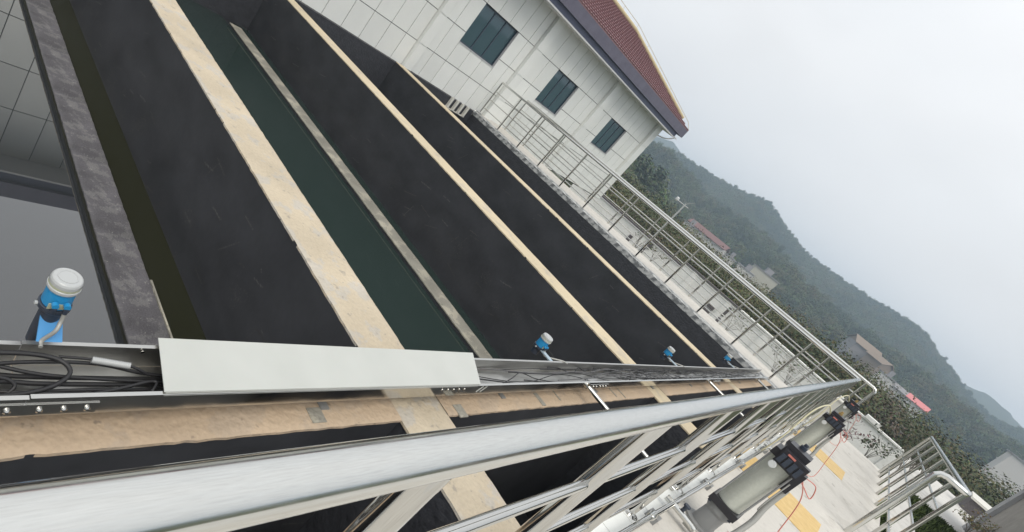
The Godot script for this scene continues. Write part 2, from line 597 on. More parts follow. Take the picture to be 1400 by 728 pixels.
# ---------------------------------------------------------------- walkway, yard
func build_ground() -> void:
	var st := begin()
	bx(st, -3.5, 10.05, -0.82, 0.17, -1.14, -1.0)
	setting(part(st, "walkway", M.pave))
	st = begin()
	bx(st, 9.1, 10.05, 0.17, 7.59, -1.14, -1.0)
	setting(part(st, "walkway", M.pave))
	st = begin()   # body of the walkway below
	bx(st, -3.5, 10.0, -0.78, 0.165, -3.0, -1.14)
	bx(st, 9.1, 10.0, 0.17, 7.59, -3.0, -1.14)
	setting(part(st, "walkway_base", M.wall_plain))
	# the paving strip of small tiles under the handrail
	var strip := Node3D.new()
	strip.name = "tile_strip"
	add_child(strip)
	setting(strip)
	strip.position = P(3, 0.13, -1)
	var bm := BoxMesh.new()
	bm.size = Vector3(0.29, 0.006, 0.118)
	for k in 44:
		for j in 1:
			var o := put(bm, "tile", M.tiles[(k * 7 + j) % 5], strip)
			o.position = P(0.55 + 0.212 * k, 0.125, -0.9985) - strip.position
	# painted yellow strips across the walkway
	for a in [[4.31, "yellow strip painted across the walkway behind the nearest air cylinder"], [6.98, "yellow strip painted across the walkway behind the second air cylinder"]]:
		st = begin()
		bx(st, a[0], a[0] + 0.56, -0.44, 0.082, -1.0, -0.9955)
		single(st, "painted_strip", M.yellow, a[1], "floor marking", "yellow strips on the walkway")
	# yard beside the lawn, cut off aslant towards the boundary wall
	st = begin()
	prism(st, [[12.0, -0.98], [17.8, -1.45], [17.8, -3.0], [12.0, -3.0]], -3.6, -1.12)
	prism(st, [[8.3, -0.82], [10.05, -0.82], [12.0, -0.98], [12.0, -1.0], [8.3, -1.0]], -3.6, -1.12)
	setting(part(st, "yard", M.yard))
	st = begin()
	bx(st, 6.0, 12.0, -3.0, -1.3, -3.6, -1.125)
	bx(st, 6.0, 8.3, -1.0, -0.82, -3.6, -1.125)
	setting(part(st, "lawn_bed", M.grass))
	st = begin()
	bx(st, 6.0, 12.0, -1.3, -1.0, -3.6, -1.115)
	setting(part(st, "path", M.yard))
	st = begin()
	bx(st, -8.0, 6.0, -3.0, -0.82, -3.6, -1.125)
	setting(part(st, "ground_apron", M.yard))
	# grass
	var g := begin()
	for i in 16000:
		var x := rng.randf_range(8.0, 11.98)
		var y := rng.randf_range(-2.95, -1.31)
		if i % 8 == 0:
			x = rng.randf_range(6.2, 8.29)
			y = rng.randf_range(-0.99, -0.83)
		var b := P(x, y, -1.125)
		var a := rng.randf() * TAU
		var h := rng.randf_range(0.03, 0.075)
		var v := rng.randf_range(0.7, 1.25)
		var c := Color(0.12 * v, 0.17 * v, 0.05 * v)
		var w := Vector3(cos(a), 0, sin(a)) * 0.012
		g.set_color(c)
		g.set_normal(Vector3(w.x * 20, 1, w.z * 20).normalized())
		g.add_vertex(b - w)
		g.add_vertex(b + Vector3(-w.z * 2.0, h, w.x * 2.0))
		g.add_vertex(b + w)
	var go := put(g.commit(), "grass", M.leaf)
	go.set_meta("kind", "stuff")
	describe(go, "short green lawn beside the walkway below the end railing", "grass")
	# white boundary wall standing lower down, beyond the cross walkway
	var t := thing("boundary_wall", "long white boundary wall with two dark panels, seen through the cross walkway fences", "wall", P(24.1, 2.6, -4.2), "white boundary walls")
	st = begin()
	bx(st, 24.0, 24.2, -1.9, 6.95, -4.4, -1.53)
	part(st, "wall", M.white_paint, t)
	for e in [[-1.92, -0.35, 0], [-0.35, 2.9, 0], [2.9, 4.3, 0], [4.3, 5.6, 1], [5.6, 6.96, 1]]:
		st = begin()
		bx(st, 23.93, 24.27, e[0], e[1] - 0.01, -1.53, -1.48)
		part(st, "coping", M.mat_dark if e[2] else M.white_paint, t)
	st = begin()
	bx(st, 23.9, 24.3, -0.95, -0.5, -1.479, -1.36)
	part(st, "pier_cap", M.white_paint, t)
	for k in 6:
		st = begin()
		bx(st, 23.95, 24.0, -1.85 + 1.62 * k, -1.65 + 1.62 * k, -4.4, -1.53)
		part(st, "pier", M.white_paint, t)
	for e in [[4.96, 5.26, -2.47, -2.24], [4.94, 5.22, -2.2, -2.06], [4.52, 4.69, -2.52, -2.2], [4.53, 4.7, -2.1, -1.68]]:
		st = begin()
		bx(st, 23.96, 24.0, e[0], e[1], e[2], e[3])
		part(st, "panel", M.mat_dark, t)
	t = thing("boundary_wall", "shorter white boundary wall with dark coping next to the tiled building corner", "wall", P(24.1, 9.5, -4.2), "white boundary walls")
	st = begin()
	bx(st, 24.0, 24.2, 6.97, 13.0, -4.4, -1.74)
	part(st, "wall", M.white_paint, t)
	for k in 4:
		st = begin()
		bx(st, 23.93, 24.27, 6.97 + 1.5 * k, 8.46 + 1.5 * k, -1.74, -1.67)
		part(st, "coping", M.mat_dark, t)
	for e in [[9.2, 9.36, -2.64, -2.11], [8.46, 8.62, -2.52, -2.12], [8.34, 8.5, -2.08, -1.8]]:
		st = begin()
		bx(st, 23.96, 24.0, e[0], e[1], e[2], e[3])
		part(st, "panel", M.mat_dark, t)


# ---------------------------------------------------------------- building
var tile_meshes := {}


func facade_tile(b: Node3D, x0: float, x1: float, z0: float, z1: float, out: float, i: int) -> void:
	var gap := 0.0055
	var a := F(x0 + gap, z0 + gap, out)
	var c := F(x1 - gap, z1 - gap, out - 0.015)
	var size := (c - a).abs()
	var key := "%.3f %.3f" % [size.x, size.y]
	if not tile_meshes.has(key):
		var m := BoxMesh.new()
		m.size = Vector3(size.x, size.y, 0.02)
		tile_meshes[key] = m
	var o := put(tile_meshes[key], "tile", M.tiles[i % 5], b)
	o.position = Vector3((a.x + c.x) / 2, (a.y + c.y) / 2, a.z - 0.01 + rng.randf_range(-0.0008, 0.0008)) - b.position
	o.rotation = Vector3(rng.randf_range(-0.0012, 0.0012), rng.randf_range(-0.0015, 0.0015), 0)


func build_house_main() -> void:
	var b := thing("tiled_building", "white tiled building with red tiled hip roof and blue-grey windows", "building", P(4, 9.2, -1.2))
	var st := begin()
	# core wall behind the tiles, with openings for the windows
	var wins := [[7.31, 8.40], [10.04, 11.01], [12.93, 13.94]]
	var xs := [-6.0, 7.31, 8.40, 10.04, 11.01, 12.93, 13.94, 15.25]
	var y0 := 7.6 + 0.013
	for i in 7:
		var win := i % 2 == 1
		if not win:
			bx(st, xs[i] * K, xs[i + 1] * K, y0, y0 + 0.16, -1.25, 1.24 * K)
		else:
			bx(st, xs[i] * K, xs[i + 1] * K, y0, y0 + 0.16, -1.25, -0.15 * K)
			bx(st, xs[i] * K, xs[i + 1] * K, y0, y0 + 0.16, 0.575 * K, 1.24 * K)
	part(st, "wall_core", M.joint, b)
	st = begin()
	bx(st, -6.0 * K, 15.25 * K, 10.75, 10.9, -1.25, 1.24 * K)
	bx(st, 15.10 * K, 15.25 * K, y0 + 0.16, 10.75, -1.25, 1.24 * K)
	bx(st, -6.0 * K, -5.85 * K, y0 + 0.16, 10.75, -1.25, 1.24 * K)
	part(st, "wall", M.wall_plain, b)
	st = begin()
	bx(st, -5.85 * K, 15.1 * K, 7.9, 10.7, -1.2, -1.1)
	bx(st, -5.85 * K, 15.1 * K, 8.6, 8.65, -1.1, 1.2)
	part(st, "inner_wall", M.wall_plain, b)
	# tiles
	var joints := []
	var x := 4.77 - 0.3655 * 13
	while x < 4.6:
		joints.append(x)
		x += 0.3655
	joints.append_array([4.77, 5.15, 5.52, 5.89, 6.25, 6.52, 6.72, 6.97, 7.31, 7.67, 8.04, 8.40, 8.74, 8.97, 9.23, 9.62, 10.04, 10.40, 10.72, 11.01, 11.38, 11.75, 12.03, 12.27, 12.60, 12.93, 13.27, 13.61, 13.94, 14.28, 14.62, 14.93, 15.26])
	var rows := [-1.2, -0.54, 0.02, 0.575, 1.235]
	var n := 0
	for i in joints.size() - 1:
		var a: float = joints[i]
		var c: float = joints[i + 1]
		var pil := absf(a - 6.52) < 0.01 or absf(a - 8.97) < 0.01 or absf(a - 12.03) < 0.01 or absf(a - 14.93) < 0.01 or absf(a - 3.673) < 0.1
		var inwin := false
		for w in wins:
			if a > w[0] - 0.02 and c < w[1] + 0.02:
				inwin = true
		for r in 4:
			var z0: float = rows[r]
			var z1: float = rows[r + 1]
			if inwin and r == 2:
				continue
			if inwin and r == 1:
				z1 = -0.15
			n += 1
			facade_tile(b, a, c, z0, z1, 0.075 if pil else 0.0, (n * 7 + i * 3 + n / 5) % 11)
		if pil:
			st = begin()
			bxm(st, F(a + 0.004, -1.2, 0.06), F(c - 0.004, 1.235, -0.01))
			part(st, "pilaster", M.tiles[2], b)
	# plain painted wall left of the tiles
	st = begin()
	bxm(st, F(-6.0, -1.2, 0.0), F(joints[0], 1.235, -0.012))
	part(st, "plain_wall", M.wall_plain, b)
	st = begin()
	bx(st, 15.262 * K, 15.275 * K, 7.6, 10.9, -1.25, 1.235 * K)
	part(st, "end_cladding", M.tiles[1], b)
	# windows
	for w in wins:
		var wn := Node3D.new()
		wn.name = "window"
		b.add_child(wn, true)
		wn.position = F((w[0] + w[1]) / 2, -0.15, -0.03) - b.position
		var f := 0.022
		st = begin()
		bxm(st, F(w[0], -0.15, -0.045), F(w[0] + f, 0.575, -0.09))
		bxm(st, F(w[1] - f, -0.15, -0.045), F(w[1], 0.575, -0.09))
		bxm(st, F(w[0] + f, -0.15, -0.045), F(w[1] - f, -0.15 + f, -0.09))
		bxm(st, F(w[0] + f, 0.575 - f, -0.045), F(w[1] - f, 0.575, -0.09))
		part(st, "frame", M.frame, wn)
		var third: float = (w[1] - w[0] - 2 * f) / 3.0
		for k in 3:
			var p0: float = w[0] + f + third * k
			st = begin()
			bxm(st, F(p0 + 0.006, -0.15 + f, -0.062), F(p0 + third - 0.006, 0.575 - f, -0.070))
			part(st, "pane", M.glass, wn)
			if k > 0:
				st = begin()
				bxm(st, F(p0 - 0.014, -0.15 + f, -0.05), F(p0 + 0.014, 0.575 - f, -0.085))
				part(st, "mullion", M.frame, wn)
		st = begin()
		bxm(st, F(w[0] - 0.0, -0.165, 0.012), F(w[1] + 0.0, -0.152, -0.05))
		part(st, "sill", M.frame_white, wn)
		st = begin()   # pale reveal on the far side
		bxm(st, F(w[1] - 0.004, -0.15, 0.0), F(w[1] + 0.001, 0.575, -0.045))
		part(st, "reveal", M.frame_white, wn)
	# eaves
	var ex := 16.07
	var ey := 7.19
	var lx := -6.6
	st = begin()
	bx(st, lx, ex - 0.02, ey + 0.02, 7.615, 1.255, 1.275)
	bx(st, 15.3 * K, ex - 0.02, 7.615, 11.2, 1.255, 1.275)
	part(st, "soffit", M.soffit, b)
	st = begin()
	bx(st, lx, ex - 0.3, ey + 0.005, ey + 0.06, 1.235, 1.262)
	part(st, "soffit_edge", M.soffit, b)
	st = begin()
	bx(st, lx, ex - 0.30, ey, ey + 0.05, 1.262, 1.37)
	part(st, "lower_fascia", M.fascia_low, b)
	st = begin()
	bx(st, lx, ex, ey - 0.05, ey, 1.37, 1.59)
	bx(st, ex - 0.05, ex, ey, 11.3, 1.37, 1.59)
	part(st, "fascia", M.fascia, b)
	st = begin()
	tube(st, smooth([P(15.3 * K, 7.62, 0.98), P(15.42 * K, 7.6, 1.05), P(15.6 * K, 7.45, 1.12), P(15.75 * K, 7.35, 1.26)], 4), 0.025, 8)
	part(st, "drain_pipe", M.soffit, b)
	# roof: courses of barrel tiles on the front slope and the hip end
	var ridge_y := 9.24
	var ridge_z := 2.62
	var hip_x := 14.02
	st = begin()
	st.set_smooth_group(0)
	var courses := 15
	var wave := 0.12
	for i in courses:
		var t0 := float(i) / courses
		var t1 := float(i + 1) / courses
		var ya := lerpf(ey - 0.05, ridge_y, t0)
		var yb := lerpf(ey - 0.05, ridge_y, t1 + 0.012)
		var za := lerpf(1.6, ridge_z, t0)
		var zb := lerpf(1.6, ridge_z, t1) - 0.004
		var xe := lerpf(ex, hip_x, t0)
		var xf := lerpf(ex, hip_x, t1)
		var c := 0.0
		while c < xe - 4.5:
			var c2 := c + wave / 6.0
			var w0 := 0.012 * absf(sin(PI * c / wave))
			var w1 := 0.012 * absf(sin(PI * c2 / wave))
			var xa := xe - c
			var xb := xe - c2
			var xc := minf(xa, xf + 0.0)
			var xd := minf(xb, xf + 0.0)
			quad(st, P(xa, ya, za + w0 + 0.022), P(xb, ya, za + w1 + 0.022), P(xd, yb, zb + w1), P(xc, yb, zb + w0))
			quad(st, P(xa, ya, za + w0 + 0.022), P(xb, ya, za + w1 + 0.022), P(xb, ya, za - 0.01), P(xa, ya, za - 0.01))
			c = c2
	var ro := part(st, "roof_tiles", M.roof, b)
	ro.set_meta("kind", "stuff")
	st = begin()
	st.set_smooth_group(-1)
	quad(st, P(lx, ey - 0.04, 1.588), P(4.6, ey - 0.04, 1.588), P(4.6, ridge_y, ridge_z), P(lx + 2, ridge_y, ridge_z))
	quad(st, P(ex - 0.02, ey - 0.03, 1.588), P(ex - 0.02, 11.3, 1.588), P(hip_x, ridge_y, ridge_z - 0.02), P(hip_x, ridge_y, ridge_z - 0.02))
	quad(st, P(lx, 11.3, 1.588), P(ex, 11.3, 1.588), P(hip_x, ridge_y, ridge_z - 0.02), P(lx + 2, ridge_y, ridge_z - 0.02))
	quad(st, P(lx, ey - 0.03, 1.588), P(lx, 11.3, 1.588), P(lx + 2, ridge_y, ridge_z), P(lx + 2, ridge_y, ridge_z))
	part(st, "roof", M.roof, b)
	st = begin()
	tube(st, [P(lx + 2, ridge_y, ridge_z + 0.03), P(hip_x, ridge_y, ridge_z + 0.03), P(ex - 0.25, ey + 0.21, 1.76)], 0.07, 10)
	part(st, "ridge_cap", M.ridge, b)
	st = begin()
	tube(st, [P(lx + 2, ridge_y, ridge_z + 0.16), P(hip_x, ridge_y, ridge_z + 0.16), P(ex - 0.05, ey + 0.1, 1.78), P(ex + 0.02, ey - 0.02, 1.63)], 0.008, 6)
	for k in 9:
		tube(st, [P(hip_x - 1.0 * k, ridge_y, ridge_z + 0.05), P(hip_x - 1.0 * k, ridge_y, ridge_z + 0.165)], 0.006, 5)
	for k in 4:
		var q := 0.2 + 0.22 * k
		var pp := P(hip_x, ridge_y, ridge_z + 0.05).lerp(P(ex - 0.05, ey + 0.1, 1.66), q)
		tube(st, [pp, pp + Vector3(0, 0.155, 0)], 0.006, 5)
	part(st, "lightning_wire", M.ridge, b)


# ---------------------------------------------------------------- fences
func fence_bar(t: Node3D, called: String, pts: Array, r: float, m: Material, n: int = 14) -> void:
	var st := begin()
	tube(st, pts, r, n)
	part(st, called, m, t)


func build_fences() -> void:
	var top := -0.275
	var mids := [-0.48, -0.665, -0.855]
	# near handrail along the walkway
	var y := 0.1435
	var t := thing("handrail_fence", "stainless handrail fence along the walkway, its thick top rail beside the cable tray", "fence", P(4, y, -1), "stainless railings round the tank")
	fence_bar(t, "top_rail", [P(-2.6, y, top), P(9.0, y, top)], 0.0287, M.steel_worn, 40)
	for z in mids:
		for k in 18:   # mid rails are cut between the posts
			var xa := -2.22 + 0.66 * k
			if xa > 8.9:
				continue
			fence_bar(t, "mid_rail", [P(xa + 0.017, y, z), P(xa + 0.66 - 0.017, y, z)], 0.0135, M.steel, 14)
	for k in 18:
		var xa := -2.22 + 0.66 * k
		if xa > 9.1:
			continue
		fence_bar(t, "post", [P(xa, y, -0.999), P(xa, y, top - 0.012)], 0.0245, M.steel, 20)
	for k in 18:
		var xa := -2.22 + 0.66 * k
		if xa > 9.1:
			continue
		var st := begin()
		lathe(st, P(xa, y, -0.9995), [[0.052, 0.0], [0.052, 0.006], [0.03, 0.012], [0.0255, 0.02]], 18)
		part(st, "post_flange", M.steel, t)
	# fence across the tank edge, inner and outer
	for f in [[9.0, 0.1435, 7.5, "inner stainless fence of the cross walkway, standing on the speckled outer tank wall", -0.275], [10.0, -0.055, 7.5, "outer stainless fence of the cross walkway, against the white yard, with a rounded end", -0.265]]:
		var x: float = f[0]
		t = thing("handrail_fence", f[3], "fence", P(x, 3.8, -1), "stainless railings round the tank")
		var z: float = f[4]
		var pts := [P(x, f[2], z)]
		if x > 9.5:
			pts.append_array([P(x, f[1] + 0.05, z), P(x, f[1] + 0.02, z - 0.008), P(x, f[1] + 0.002, z - 0.03), P(x, f[1], z - 0.06), P(x, f[1], -1.0)])
		else:
			pts.append(P(x, f[1], z))
		fence_bar(t, "top_rail", pts, 0.0287, M.steel_worn, 18)
		var span: float = f[2] - f[1]
		var np := int(round(span / 0.63))
		for k in np + 1:
			if x > 9.5 and k == 0:
				continue
			var yy: float = f[1] + span * k / np
			if x < 9.5 and k == 0:
				continue
			fence_bar(t, "post", [P(x, yy, -0.999), P(x, yy, z - 0.01)], 0.0215, M.steel, 12)
		if x > 9.5:
			fence_bar(t, "post", [P(x, f[1] + 0.13, -0.999), P(x, f[1] + 0.13, z - 0.01)], 0.0215, M.steel, 12)
		for m in mids:
			fence_bar(t, "mid_rail", [P(x, f[1], m), P(x, f[2], m)], 0.0125, M.steel, 10)
	# railing on the other side of the walkway
	y = -0.765
	t = thing("handrail_fence", "short stainless railing with rounded corner beside the lawn, far side of the walkway", "fence", P(7.5, y, -1), "stainless railings round the tank")
	fence_bar(t, "top_rail", [P(9.72, y, -1.0), P(9.72, y, top - 0.03), P(9.71, y, top - 0.008), P(9.69, y, top), P(5.36, y, top), P(5.33, y + 0.008, top), P(5.318, y + 0.03, top), P(5.318, y + 0.13, top), P(5.318, y + 0.16, top - 0.012), P(5.318, y + 0.175, top - 0.04), P(5.318, y + 0.175, -1.0)], 0.0287, M.steel_worn, 18)
	for k in 7:
		var xx := 5.36 + 0.66 * k
		if k < 7:
			fence_bar(t, "post", [P(xx, y, -0.999), P(xx, y, top - 0.01)], 0.0225, M.steel, 12)
	for m in mids:
		fence_bar(t, "mid_rail", [P(5.36, y, m), P(9.72, y, m)], 0.0125, M.steel, 10)
	# ladder hoop behind the last bay
	var st2 := begin()
	tube(st2, smooth([P(8.62, 7.3, -1.07), P(8.62, 7.3, -0.98), P(8.66, 7.3, -0.955), P(8.78, 7.3, -0.955), P(8.83, 7.3, -0.98), P(8.83, 7.3, -0.999)], 4), 0.02, 8)
	single(st2, "ladder_hoop", M.steel, "small bent steel hoop at the fence foot beside the white grille", "hoop")


# ---------------------------------------------------------------- tray and what is in it
const TS := 0.951   # the tray stands on brackets, 7 cm above the wall top


func T(x: float, y: float, z: float) -> Vector3:
	return P(x * TS, y * TS, z * TS)


func tbx(st: SurfaceTool, x0: float, x1: float, y0: float, y1: float, z0: float, z1: float) -> void:
	bxm(st, T(x0, y0, z0), T(x1, y1, z1))


func tray_side(y: float, x0: float, x1: float, lip: float) -> SurfaceTool:
	var st := begin()
	tbx(st, x0, x1, y - 0.0008, y + 0.0008, -0.997, -0.9375)
	tbx(st, x0, x1, minf(y - 0.0008, y + lip), maxf(y + 0.0008, y + lip), -0.9375, -0.936)
	return st


func build_tray() -> void:
	var t := thing("cable_tray", "long open galvanised cable tray on the beige wall top, full of dark cables", "cable tray", T(4, 0.8, -1))
	var cuts := [-2.0, 0.372, 3.1, 5.9, 8.78]
	for i in 4:
		var a: float = cuts[i]
		var c: float = cuts[i + 1] - 0.0015
		var lift := 0.0 if i != 0 else -0.0035
		part(tray_side(0.743, a, c, -0.009), "near_side", M.galv, t).position.y += lift
		part(tray_side(0.866, a, c, 0.009), "far_side", M.galv_dull, t).position.y += lift
		var st := begin()
		tbx(st, a, c, 0.7438, 0.8652, -0.9995, -0.9975)
		part(st, "bottom", M.galv_dull, t)
	for k in 9:   # brackets
		var bxx := 0.12 + 0.98 * k
		var sb := begin()
		bx(sb, bxx, bxx + 0.03, 0.715, 0.81, -0.9995, -0.995)
		bx(sb, bxx, bxx + 0.03, 0.755, 0.765, -0.995, -0.951)
		part(sb, "bracket", M.pedestal, t)
	for xs in [0.372, 3.1, 5.9]:   # splice plates with bolts
		var st := begin()
		tbx(st, xs - 0.13, xs + 0.13, 0.7396, 0.742, -0.992, -0.962)
		var pl := part(st, "splice_plate", M.galv, t)
		for k in 6:
			var bxx: float = xs - 0.11 + 0.042 * k + (0.01 if k > 2 else 0.0)
			st = begin()
			lathe(st, T(bxx, 0.7396, -0.977), [[0.0085, 0.0], [0.0085, 0.004], [0.004, 0.0075], [0.0, 0.0075]], 10, Basis(Vector3.RIGHT, PI / 2))
			part(st, "bolt", M.steel, pl)
	for k in 5:
		var st := begin()
		lathe(st, T(1.66 + 0.035 * k, 0.7422, -0.965), [[0.007, 0.0], [0.007, 0.003], [0.0, 0.0035]], 8, Basis(Vector3.RIGHT, PI / 2))
		part(st, "rivet", M.steel, t)
	for k in 2:   # bright slots where the paint film is torn
		var st := begin()
		obx(st, T(1.905 + 0.028 * k, 0.7418, -0.966), Vector3(0.012, 0.05, 0.0012), Basis(Vector3(0, 0, 1), -0.5))
		part(st, "slot", M.cover, t)
	# cover
	var st := begin()
	var p := [T(0.622, 0.739, -0.934), T(0.645, 0.8895, -0.928), T(1.955, 0.8895, -0.924), T(1.868, 0.739, -0.934)]
	var q := []
	for v in p:
		q.append(v + Vector3(0, 0.003, 0))
	hexa(st, [p[0], p[3], p[2], p[1], q[0], q[3], q[2], q[1]])
	var co := part(st, "tray_cover", M.cover)
	describe(co, "pale grey flat cover plate lying on the cable tray", "cover")
	st = begin()
	tbx(st, 0.626, 1.862, 0.7385, 0.74, -0.946, -0.9345)
	part(st, "folded_edge", M.cover, co)
	st = begin()
	lathe(st, T(0.655, 0.865, -0.938) + Vector3(-0.06, -0.01, 0.003), [[0.006, 0.0], [0.006, 0.003], [0.0, 0.004]], 8, Basis(Vector3.RIGHT, PI / 2))
	part(st, "screw", M.steel, t)
	# cables in the left open length: loose loops
	var lb := "black cable coiled loosely in the open tray beside the white ribbed sleeve"
	var gr := "cables in the left open tray"
	var loops := [
		[[-0.6, 0.80, -0.985], [0.1, 0.83, -0.97], [0.3, 0.852, -0.95], [0.42, 0.845, -0.948], [0.455, 0.81, -0.955], [0.40, 0.775, -0.965], [0.28, 0.765, -0.97], [0.0, 0.77, -0.98]],
		[[-0.6, 0.76, -0.985], [0.2, 0.80, -0.975], [0.33, 0.835, -0.96], [0.5, 0.84, -0.96], [0.62, 0.82, -0.97], [0.8, 0.81, -0.985]],
		[[-0.6, 0.79, -0.985], [0.2, 0.79, -0.98], [0.4, 0.772, -0.97], [0.5, 0.76, -0.965], [0.6, 0.752, -0.985]],
		[[-0.6, 0.81, -0.99], [0.25, 0.815, -0.985], [0.45, 0.806, -0.985], [0.9, 0.80, -0.99]],
		[[-0.6, 0.78, -0.99], [0.25, 0.785, -0.988], [0.5, 0.79, -0.985], [0.9, 0.785, -0.99]],
		[[-0.6, 0.755, -0.99], [0.2, 0.758, -0.985], [0.36, 0.758, -0.97], [0.5, 0.765, -0.965], [0.62, 0.79, -0.96], [0.615, 0.765, -0.96], [0.59, 0.752, -0.985]],
		[[-0.6, 0.83, -0.99], [0.2, 0.836, -0.985], [0.4, 0.825, -0.985], [0.7, 0.82, -0.99]],
		[[-0.6, 0.77, -0.975], [0.15, 0.775, -0.965], [0.31, 0.80, -0.955], [0.36, 0.79, -0.965], [0.34, 0.77, -0.98]],
		[[-0.6, 0.845, -0.985], [0.18, 0.848, -0.975], [0.31, 0.84, -0.965], [0.43, 0.815, -0.97], [0.7, 0.8, -0.98]]]
	for i in loops.size():
		var pts := []
		for v in loops[i]:
			pts.append(T(v[0], v[1], v[2]))
		st = begin()
		tube(st, smooth(pts, 8), 0.0052 if i % 3 else 0.0065, 8)
		single(st, "cable", M.cable, lb, "cable", gr)
	st = begin()
	var rib := []
	var rr := []
	var ra := T(0.50, 0.842, -0.951)
	var rb := T(0.575, 0.825, -0.95)
	for k in 61:
		rib.append(ra.lerp(rb, k / 60.0))
		rr.append(0.0085 + (0.0022 if k % 3 == 0 else 0.0))
	taper(st, rib, rr, 12)
	var sl := single(st, "ribbed_sleeve", M.cap, "short white ribbed sleeve on a cable in the open tray", "cable sleeve")
	st = begin()
	tube(st, smooth([T(0.44, 0.852, -0.955), T(0.5, 0.843, -0.951), T(0.575, 0.825, -0.95), T(0.62, 0.812, -0.965)], 6), 0.004, 8)
	part(st, "wire", M.cable, sl)
	# cables in the long open length: a tangle
	for i in 64:
		var x0 := rng.randf_range(1.7, 7.6) if i > 12 else rng.randf_range(1.75, 4.2)
		var ln := rng.randf_range(0.7, 2.4)
		var steps := 6
		var pts := []
		var y := rng.randf_range(0.752, 0.858)
		for k in steps + 1:
			y = clampf(y + rng.randf_range(-0.05, 0.05), 0.752, 0.858)
			pts.append(T(minf(x0 + ln * k / steps, 8.7), y, clampf(-0.99 + rng.randf_range(0.0, 0.03) + (0.012 if k == 3 else 0.0), -0.992, -0.95)))
			if x0 + ln * k / steps > 8.6:
				break
		if pts.size() < 3:
			continue
		st = begin()
		tube(st, smooth(pts, 6), rng.randf_range(0.0024, 0.0042), 7)
		single(st, "cable", M.cable if i % 4 else M.cable_grey, "thin dark cable tangled in the long open tray right of the cover", "cable", "cables in the right open tray")
	# cross tubes from the tray to the walkway
	for a in [[2.95, "thin steel conduit bridging the channel from the tray, near the second sensor"], [5.6, "thin steel conduit bridging the channel from the tray, near the third sensor"], [8.0, "thin steel conduit bridging the channel at the far end of the tray"]]:
		st = begin()
		tube(st, [T(a[0], 0.742, -0.972), P(a[0] + 0.02, 0.14, -0.9875)], 0.0165, 12)
		var c := single(st, "conduit", M.steel, a[1], "conduit", "conduits between tray and walkway")
		st = begin()
		lathe(st, T(a[0], 0.742, -0.972), [[0.024, 0.0], [0.024, 0.012], [0.0165, 0.014]], 12, Basis(Vector3.RIGHT, PI / 2))
		part(st, "gland", M.steel, c)


